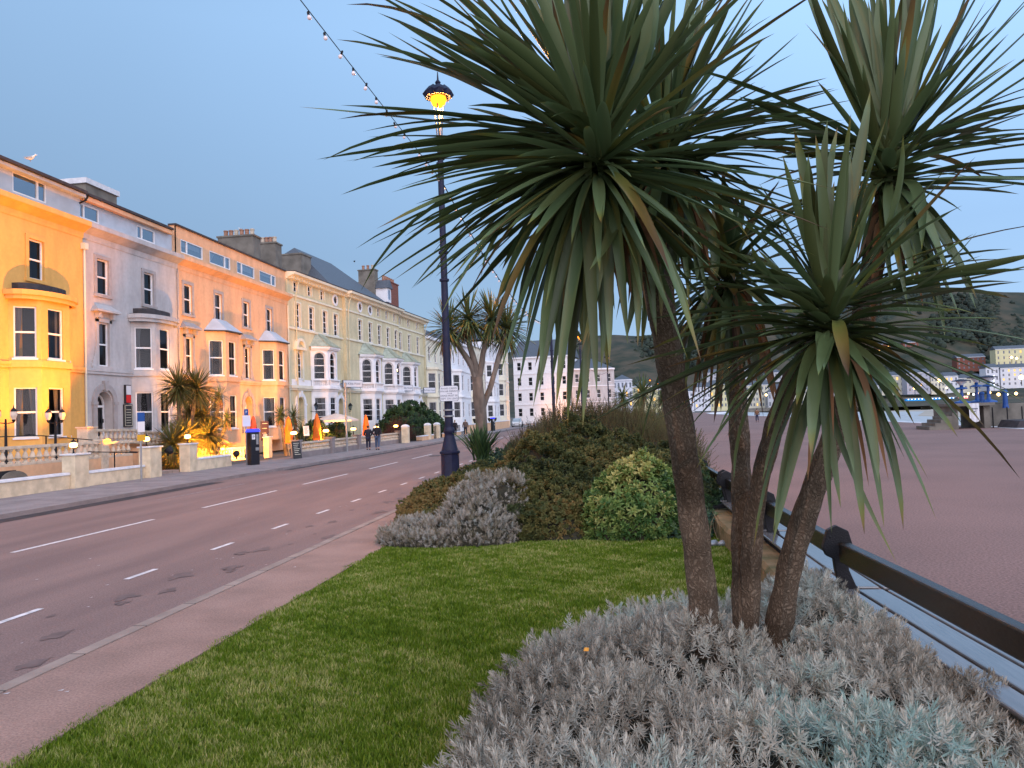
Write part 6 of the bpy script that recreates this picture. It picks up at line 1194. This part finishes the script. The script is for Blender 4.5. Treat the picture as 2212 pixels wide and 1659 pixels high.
mb.ring([[(x_+r*math.cos(2*pi*j/n+.3), y_+r*math.sin(2*pi*j/n+.3), z) for j in range(n)] for r, z in ((1.62,p[2]-.62),(1.62,p[2]-.5),(.85,p[2]-.2),(.05,p[2]))]); mb.build('canopy', M['canvas'], op)
mb = MB(); mb.tube([(x_,y_,.1),(x_,y_,p[2]+.06)],.03,6); mb.build('pole', M['iron'], op)
for j in range(8): mb = MB(); a = 2*pi*j/8+.3; mb.tube([(x_,y_,p[2]-.75),(x_+1.1*math.cos(a),y_+1.1*math.sin(a),p[2]-.52)],.012,4); mb.build('rib', M['iron'], op)
# cafe furniture
def cafe_table(x, y, label):
    t = thing('cafe_table', label, 'table', (x,y,.1)); mb = MB(); mb.lathe(x,y,[(.38,.80),(.40,.81),(.40,.84)],14); mb.build('tabletop', M['canvas'], t); mb = MB(); mb.lathe(x,y,[(.22,.1),(.2,.13),(.03,.18),(.03,.8)],8); mb.build('leg', M['iron'], t)
for x_, y_, l_ in ((-19.4,48.8,'round cafe table under the second folded orange parasol'),(-19.3,55.2,'round cafe table near the open cream parasol'),(-19.5,60.4,'round cafe table beside the third folded orange parasol'),(-19.2,45.8,'round cafe table beside the first cafe palm')): cafe_table(x_,y_,l_)
def board_on(name, label, cat, x, y, z, w, h, rz, m, lines=0, leg=True, tilt=0., ink=None):
    t = thing(name, label, cat, (x,y,z), rz); mb = MB(); s = math.sin(tilt)*h; mb.hexa([(-w/2,-.03,0),(w/2,-.03,0),(w/2,.02,0),(-w/2,.02,0),(-w/2,-.03+s,h),(w/2,-.03+s,h),(w/2,.02+s,h),(-w/2,.02+s,h)]); mb.build('panel', m, t, True)
    if lines:
        mb = MB()
        for i in range(lines): zz = h*(.88-.75*i/lines); yy_ = -.034+s*zz/h; mb.box(-w*.36,w*(.36-.12*(i%3)),yy_-.003,yy_,zz-.012,zz+.012)
        mb.build('lettering', ink or M['limetrim'], t, True)
    if leg: mb = MB(); mb.box(-.03,.03,.02,.06,-z+.1,.02); mb.build('post', M['iron'], t, True)
    return t
fa = math.radians(62)
board_on('chalk_board', 'black chalk menu board leaning on the first grey pillar', 'board', TX+.42, 40.6, .12, .55, .95, fa, M['board'], 7, False, .2)
board_on('menu_stand', 'white framed menu on a stand behind the balustrade', 'menu', -19.2, 46.0, 1.25, .42, .62, fa, M['signwhite'], 6, True, .1, M['ink'])
cf = board_on('cafe_sign', 'dark cafe board with a white cup emblem', 'sign', -20.9, 43.8, 1.1, .55, 1.15, fa, mat('cafe_brown',(.06,.035,.04),.6), 3, True)
mb = MB(); n = 14; mb.ring([[(r*math.cos(2*pi*j/n), -.036, .3+z+r*.25*math.sin(2*pi*j/n)) for j in range(n)] for r, z in ((.08,-.09),(.14,-.02),(.16,.05))]); mb.ring([[(.22*math.cos(2*pi*j/n), y_, .19+.045*math.sin(2*pi*j/n)) for j in range(n)] for y_ in (-.034,-.038)]); mb.ring([[(.2+.06*math.cos(a), -.035, .33+.06*math.sin(a)+z) for a in np.linspace(-1.4,1.4,6)] for z in (-.012,.012)], cap=False, closed=False); mb.build('cup_emblem', M['signwhite'], cf, True)
def street_sign(name, label, x, y, H, plates, mpost=None, r=.038):
    t = thing(name, label, 'sign', (x,y,.1), math.radians(55)); mb = MB(); mb.tube([(0,0,0),(0,0,H)],r,8); mb.build('pole', mpost or M['post'], t, True)
    for z0,z1,w,m,txt in plates:
        mb = MB(); mb.box(-w/2,w/2,-r-.025,-r,z0,z1); pl = mb.build('plate', m, t, True)
        if txt: text_mesh(txt, (z1-z0)*.6, M['signwhite'] if m is M['blue'] else M['ink'], 'lettering', pl, (0,-r-.028,(z0+z1)/2), (pi/2,0,0), .001)
    return t
street_sign('bus_stop_sign', 'grey pole with blue topped timetable plate and yellow box by the gate pillar', -17.95, on_x(305,1000,-17.95)[1], 2.55, [(2.25,2.6,.26,M['blue'],None),(1.85,2.25,.26,M['signwhite'],None),(1.52,1.75,.30,mat('yellow_box',(.55,.30,.02),.5),None)])
street_sign('parking_sign', 'small white parking sign on a grey green post left of the near meter', -18.15, on_x(532,950,-18.15)[1], 2.7, [(2.45,2.75,.22,M['blue'],'P'),(1.9,2.44,.42,M['signwhite'],None)])
t = thing('street_pole', 'bare grey street pole in front of the hotel balustrade', 'pole', (-17.5, 48.5, .1)); mb = MB(); mb.tube([(-17.5,48.5,.1),(-17.5,48.5,4.6)],.075,10); mb.build('pole', M['post'], t)
def meter(x, y, label):
    t = thing('parking_meter', label, 'parking meter', (x,y,.1), math.radians(58), 'parking ticket machines'); mb = MB(); mb.box(-.24,.24,-.17,.17,0,1.62); mb.build('cabinet', mat('meter_navy',(.008,.008,.014),.3,spec=.5), t, True, bevel=.02)
    mb = MB(); mb.ring([[(x_,y_,z_) for x_,y_ in ((-.27,-.2),(.27,-.2),(.27,.2),(-.27,.2))] for z_ in (1.62,1.70)]); mb.box(-.24,.24,-.17,.17,1.70,1.76); mb.build('blue_top', M['bluelight'], t, True)
    mb = MB(); mb.box(-.17,.0,-.185,-.172,1.25,1.5); mb.build('sign_plate', M['signwhite'], t, True); text_mesh('P', .2, M['blue'], 'lettering', t, (-.085,-.19,1.37), (pi/2,0,0), .001)
    mb = MB(); mb.box(.06,.18,-.185,-.172,1.0,1.5).box(.02,.2,-.185,-.172,.7,.85); mb.build('control_panel', M['post'], t, True)
meter(-17.75, on_x(547,960,-17.75)[1], 'dark parking ticket machine with blue lit top beside the low garden wall'); meter(-15.9, 99., 'distant parking ticket machine with blue lit top right of the street palm')
# gate pillars and railings beyond the hotel
for y_, l_ in ((on_x(876,940,-17.2)[1],'first cream gate pillar with rounded cap right of the hotel balustrade'),(on_x(924,935,-17.2)[1],'second cream gate pillar with rounded cap, left of the lamp post'),(on_x(944,933,-17.2)[1],'third cream gate pillar with rounded cap, touching the lamp post base')): pillar(-17.2, y_, .55, .55, .1, 1.45, l_, round_=True)
def railing(label, x, y0, y1, z0, z1, n, x1=None, name='iron_railing'):
    x1 = x if x1 is None else x1; t = thing(name, label, 'railing', (x,(y0+y1)/2,z0)); mb = MB()
    for z in (z0+.08, z1-.1): mb.tube([(x,y0,z),(x1,y1,z)],.02,4)
    for i in range(n): f = (i+.5)/n; mb.tube([(lerp(x,x1,f),lerp(y0,y1,f),z0),(lerp(x,x1,f),lerp(y0,y1,f),z1)],.012,4)
    mb.build('bars', M['iron'], t)
railing('dark iron gate beside the first cream gate pillar', -17.3, 63.2, 64.9, .1, 1.4, 12, -16.7); railing('dark iron gate between the second and third cream gate pillars', -17.2, 71.6, 74.9, .1, 1.3, 18)
low_wall(-17.2, 65.5, 71., .1, .55, 'low cream wall between the first two gate pillars', m=M['cream']); low_wall(-17.2, 75.5, 84, .1, .55, 'low cream wall under iron railings behind the lamp post', m=M['cream']); railing('dark iron railings on the low cream wall behind the lamp post', -17.2, 75.6, 84., .55, 1.2, 44)
low_wall(-17.0, 86, 97, .1, 1.2, 'cream front wall left of the distant ticket machine', m=M['cream']); low_wall(-17.0, 99, 122, .1, 1.25, 'long cream front wall of the white terrace', m=M['cream'])
for i, (y_, l_) in enumerate(((92,'small stone urn on the wall left of the distant ticket machine'),(103,'small stone urn on the wall right of the distant ticket machine'),(108,'small stone urn nearer the silver car'))): mb = MB(); mb.lathe(-17,y_,[(.12,1.22),(.08,1.3),(.2,1.5),(.26,1.75),(.1,1.8)],10); tag(mb.build('stone_urn', M['twig']), l_, 'urn')
for i, y_ in enumerate((97.5,98.6)):
    t = thing('globe_lamp', ['left','right'][i]+' white globe lamp on a black post near the distant ticket machine', 'lamp', (-17.3,y_+i*.6,.1)); mb = MB(); mb.tube([(-17.3,y_+i*.6,.1),(-17.3,y_+i*.6,2.75)],.05,6); mb.build('post', M['iron'], t); v = ICOV*.27+np.array([-17.3,y_+i*.6,2.98]); fast('globe', v, ICOF, M['signwhite'], parent=t, smooth=True)
for i, (Yp, ) in enumerate(((63.3,),(71.9,),(90.6,),(101.6,))):
    u = U(Yp); c = (P0[0]+DX*u, P0[1]+DY*u); t = thing('wall_lantern', 'unlit wall lantern '+['beside the first hotel door','beside the downpipe between hotel wings','left of the last hotel bay','right of the last hotel bay'][i], 'lantern', (c[0],c[1],3.2), 0, 'wall lanterns on the hotel front')
    mb = MB(); mb.tube([(c[0],c[1],3.0),(c[0]+.5,c[1],2.95),(c[0]+.5,c[1],3.15)],.025,5); mb.build('bracket', M['iron'], t); mb = MB(); mb.lathe(c[0]+.5,c[1],[(.1,3.15),(.2,3.5)],6); mb.build('glass_box', M['glass'], t); mb = MB(); mb.lathe(c[0]+.5,c[1],[(.24,3.5),(.1,3.68),(.02,3.8)],6).lathe(c[0]+.5,c[1],[(.03,3.1),(.11,3.16)],6); mb.build('cap', M['iron'], t)
# ------------------------------------------------------------------ parked car
def car(x, y, rz, label, m):
    t = thing('parked_car', label, 'car', (x,y,-.02), rz); secs = [(-2.0,.35,.75,.70),(-1.95,.28,.95,.78),(-1.2,.22,1.02,.84),(-.75,.22,1.42,.72),(-.1,.22,1.52,.68),(.9,.22,1.50,.66),(1.5,.22,1.30,.66),(1.95,.25,1.0,.78),(2.02,.35,.80,.74)]
    mb = MB(); mb.ring([[(-w*.92,yy,zl),(w*.92,yy,zl),(w*1.,yy,lerp(zl,zh,.45)),(w*.98 if zh < 1.1 else .84,yy,min(zh,.98)),(w*.9 if zh > 1.1 else w*.9,yy,zh),(-w*.9,yy,zh),(-(w*.98 if zh < 1.1 else .84),yy,min(zh,.98)),(-w*1.,yy,lerp(zl,zh,.45))] for yy,zl,zh,w in secs]); mb.build('body', m, t, True, smooth=True)
    mb = MB(); mb.poly([(-.66,-1.17,1.03),(.66,-1.17,1.03),(.60,-.76,1.38),(-.60,-.76,1.38)]); mb.build('windscreen', M['glass'], t, True)
    for s in (-1,1): mb = MB(); mb.poly([(s*.80,-.9,1.02),(s*.80,1.4,1.02),(s*.66,1.1,1.40),(s*.67,-.55,1.40)]); mb.build('side_window', M['glass'], t, True)
    for s in (-1,1):
        mb = MB(); mb.lathe(s*.58,-1.99,[(.11,.62),(.11,.78)],8); mb.build('headlight', M['signwhite'], t, True)
        for yy in (-1.25,1.25): mb = MB(); mb.ring([[(s*q_,yy+.31*math.cos(a),.31+.31*math.sin(a)) for a in np.linspace(0,2*pi,14,endpoint=False)] for q_ in (.66,.86)]); wh = mb.build('wheel', M['tyre'], t, True); mb = MB(); mb.ring([[(s*q_,yy+.18*math.cos(a),.31+.18*math.sin(a)) for a in np.linspace(0,2*pi,12,endpoint=False)] for q_ in (.85,.87)]); mb.build('rim', M['post'], wh, True)
    mb = MB(); mb.box(-.26,.26,-2.03,-2.01,.42,.53); mb.build('number_plate', M['signwhite'], t, True)
p = on_z(1104,923,0.); car(-17.0+.9, 126., .05, 'silver hatchback parked beyond the cream wall', M['silver'])
# ------------------------------------------------------------------ birds
def bird(p, label, dark=False, s=.2, rz=0.):
    t = thing('seagull' if not dark else 'crow', label, 'bird', p, rz); mw = mat('gull_white',(.65,.62,.60),.7); mg = mat('gull_grey',(.30,.31,.34),.7) if not dark else M['iron']
    mb = MB(); mb.ring([[(r*.8*math.cos(a), yy, z+r*math.sin(a)) for a in np.linspace(0,2*pi,10,endpoint=False)] for yy, z, r in ((-1.05*s,.75*s,.05*s),(-.6*s,.72*s,.28*s),(0,.75*s,.42*s),(.45*s,.9*s,.36*s),(.75*s,1.2*s,.2*s),(.9*s,1.42*s,.22*s),(1.1*s,1.44*s,.12*s),(1.3*s,1.38*s,.03*s))]); mb.build('body', M['iron'] if dark else mw, t, True, smooth=True)
    for q_ in (-1,1): mb = MB(); mb.hexa([(q_*.3*s,-1.2*s,.75*s),(q_*.36*s,-1.2*s,.75*s),(q_*.42*s,.4*s,.7*s),(q_*.3*s,.4*s,.7*s),(q_*.28*s,-1.2*s,.82*s),(q_*.34*s,-1.2*s,.82*s),(q_*.38*s,.4*s,1.1*s),(q_*.28*s,.4*s,1.1*s)]); mb.build('wing', mg, t, True); mb = MB(); mb.tube([(q_*.14*s,0,0),(q_*.14*s,.02*s,.45*s)],.03*s,4); mb.build('leg', M['pot'], t, True)
bird((-25.4, 30.75, 14.15), 'seagull perched on the dark roof edge of the yellow house', s=.22, rz=-1.2); p = on_x(1134*0+483+ (784-660)*.2083*1., 506, -27.8); bird((-28.4, 56.1, 17.15), 'seagull perched on the left chimney pots', s=.2, rz=1.)
p = on_x(766, 583, -28.); bird((p[0], p[1], 19.55), 'small dark crow on the hotel roof ridge', True, .2)
# ------------------------------------------------------------------ people
def skin_mesh(name, nodes, edges, m, parent, sub=1):
    """continuous body: one vertex per joint (x,y,z,r)"""
    me = bpy.data.meshes.new(name); me.from_pydata([n[:3] for n in nodes], edges, []); o = bpy.data.objects.new(name, me); C.objects.link(o)
    o.modifiers.new('skin','SKIN'); o.modifiers.new('sub','SUBSURF').levels = sub
    for v, n in zip(me.skin_vertices[0].data, nodes): v.radius = (n[3], n[4] if len(n) > 4 else n[3]); v.use_root = False
    me.skin_vertices[0].data[0].use_root = True
    dg = bpy.context.evaluated_depsgraph_get(); m2 = bpy.data.meshes.new_from_object(o.evaluated_get(dg)); bpy.data.objects.remove(o); m2.materials.clear(); m2.materials.append(m)
    m2.polygons.foreach_set('use_smooth',[True]*len(m2.polygons)); r = bpy.data.objects.new(name, m2); C.objects.link(r); r.parent = parent; return r
skinm = mat('skin', (.42,.24,.18), .6)
def person(x, y, z, rz, H, coat, trs, hair, label, arms='side', stride=.16, longcoat=False):
    t = thing('person', label, 'person', (x,y,z), rz); k = H/1.75; S_ = lambda L_: [tuple(a*k for a in n) for n in L_]
    s = stride; hx = .0
    hands = {'side':[(-.27,.02,.82),(.27,.02,.82)], 'back':[(-.05,-.17,.95),(.05,-.17,.95)], 'front':[(-.12,.24,1.0),(.12,.24,1.0)]}[arms]; elb = {'side':[(-.27,-.03,1.12),(.27,-.03,1.12)],'back':[(-.30,-.12,1.13),(.30,-.12,1.13)],'front':[(-.28,.0,1.12),(.28,.0,1.12)]}[arms]
    N_ = S_([(0,0,.93,.14,.10),(0,0,1.15,.14,.10),(0,0,1.38,.16,.10),(0,.0,1.50,.06),(0,.01,1.58,.065),(0,.015,1.67,.09),(0,.01,1.73,.065),
        (-.09,0,.88,.09),(-.10,s*.5+.02,.50,.065),(-.10,s*.55,.09,.045),(-.10,s*.55+.13,.04,.038),(.09,0,.88,.09),(.10,-s*.35+.03,.50,.065),(.10,-s*.9,.12,.045),(.10,-s*.9+.12,.05,.038),
        (-.19,0,1.42,.065),(*elb[0],.048),(*hands[0],.034),(.19,0,1.42,.065),(*elb[1],.048),(*hands[1],.034)])
    E_ = [(0,1),(1,2),(2,3),(3,4),(4,5),(5,6),(0,7),(7,8),(8,9),(9,10),(0,11),(11,12),(12,13),(13,14),(2,15),(15,16),(16,17),(2,18),(18,19),(19,20)]
    skin_mesh('body', N_, E_, skinm, t)
    zb_ = .60 if longcoat else .84; g_ = lambda v, a, b=0: (*v[:3], a*k, (b or a)*k)
    cn = [g_((0,0,zb_*k),.21,.16),g_((0,0,1.05*k),.19,.14),g_((0,0,1.36*k),.20,.135),g_((0,0,1.50*k),.08),g_(N_[15],.085),g_(N_[16],.068),g_(tuple(lerp(a,b,.82) for a,b in zip(N_[16][:3],N_[17][:3])),.05),g_(N_[18],.085),g_(N_[19],.068),g_(tuple(lerp(a,b,.82) for a,b in zip(N_[19][:3],N_[20][:3])),.05)]
    skin_mesh('coat', cn, [(0,1),(1,2),(2,3),(2,4),(4,5),(5,6),(2,7),(7,8),(8,9)], coat, t)
    tn = [g_((0,0,.92*k),.155,.12),g_(N_[7],.105),g_(N_[8],.082),g_(tuple(lerp(a,b,.9) for a,b in zip(N_[8][:3],N_[9][:3])),.062),g_(N_[11],.105),g_(N_[12],.082),g_(tuple(lerp(a,b,.9) for a,b in zip(N_[12][:3],N_[13][:3])),.062)]
    skin_mesh('trousers', tn, [(0,1),(1,2),(2,3),(0,4),(4,5),(5,6)], trs, t)
    v = ICOV*np.array([.098,.105,.10])*k+np.array([0,-.018,1.68])*k; fast('hair', v, ICOF, hair, parent=t, local=True, smooth=True)
    for a in (9,13): n = N_[a]; skin_mesh('shoe', [(n[0],n[1]-.02,.055*k,.052*k),(n[0],n[1]+.08*k,.045*k,.048*k),(n[0],n[1]+.17*k,.035*k,.035*k)], [(0,1),(1,2)], M['iron'], t)
    f = MB(); f.hexa([(x_*k,y_*k,z_*k) for x_,y_,z_ in ((-.012,.095,1.64),(.012,.095,1.64),(.012,.10,1.64),(-.012,.10,1.64),(-.006,.095,1.69),(.006,.095,1.69),(.012,.135,1.645),(-.012,.135,1.645))]); f.build('nose', skinm, t, True)
    for s_ in (-1,1): f = MB(); f.lathe(s_*.035*k,.088*k,[(.012*k,1.685*k),(.016*k,1.695*k),(.012*k,1.705*k)],6); f.build('eye', M['iron'], t, True); f = MB(); f.box(s_*.092*k-.01,s_*.092*k+.01,-.01,.03,1.65*k,1.70*k); f.build('ear', skinm, t, True)
    return t
cl = lambda n, c: mat(n, c, .85, .15, 8)
p = on_z(796,972,.1); q_ = on_z(815.5,972,.1)
person(p[0], p[1], .1, .15, 1.62, cl('dark_coat',(.022,.020,.032)), cl('navy_trousers',(.02,.022,.05)), cl('brown_hair',(.05,.03,.02)), 'shorter person of the walking couple, in a long dark coat', 'front', .05, True)
person(q_[0], q_[1], .1, .0, 1.74, cl('dark_jacket',(.014,.012,.018)), cl('blue_jeans',(.06,.09,.16)), cl('dark_hair',(.03,.022,.018)), 'person in dark jacket and jeans with hands clasped behind the back', 'back', .10)
person(-16.3, 77., .1, .1, 1.66, cl('black_coat',(.016,.014,.02)), cl('black_trousers',(.012,.012,.02)), cl('fair_hair',(.30,.22,.14)), 'distant person in black walking behind the lamp post', 'side', .22)
person(-15.5, 78.5, .1, .2, 1.70, cl('grey_brown_coat',(.10,.07,.06)), cl('dark_trousers',(.02,.02,.03)), cl('grey_hair',(.2,.19,.18)), 'distant person in a grey brown coat beside the flax plant', 'side', .2)
p = on_z(1636,912,0.); person(p[0], p[1], 0, .1, 1.78, cl('tan_jacket',(.16,.08,.045)), cl('navy_jeans',(.03,.035,.07)), cl('brown_hair_2',(.05,.035,.03)), 'lone person in a brown jacket walking on the pink promenade', 'side', .16)
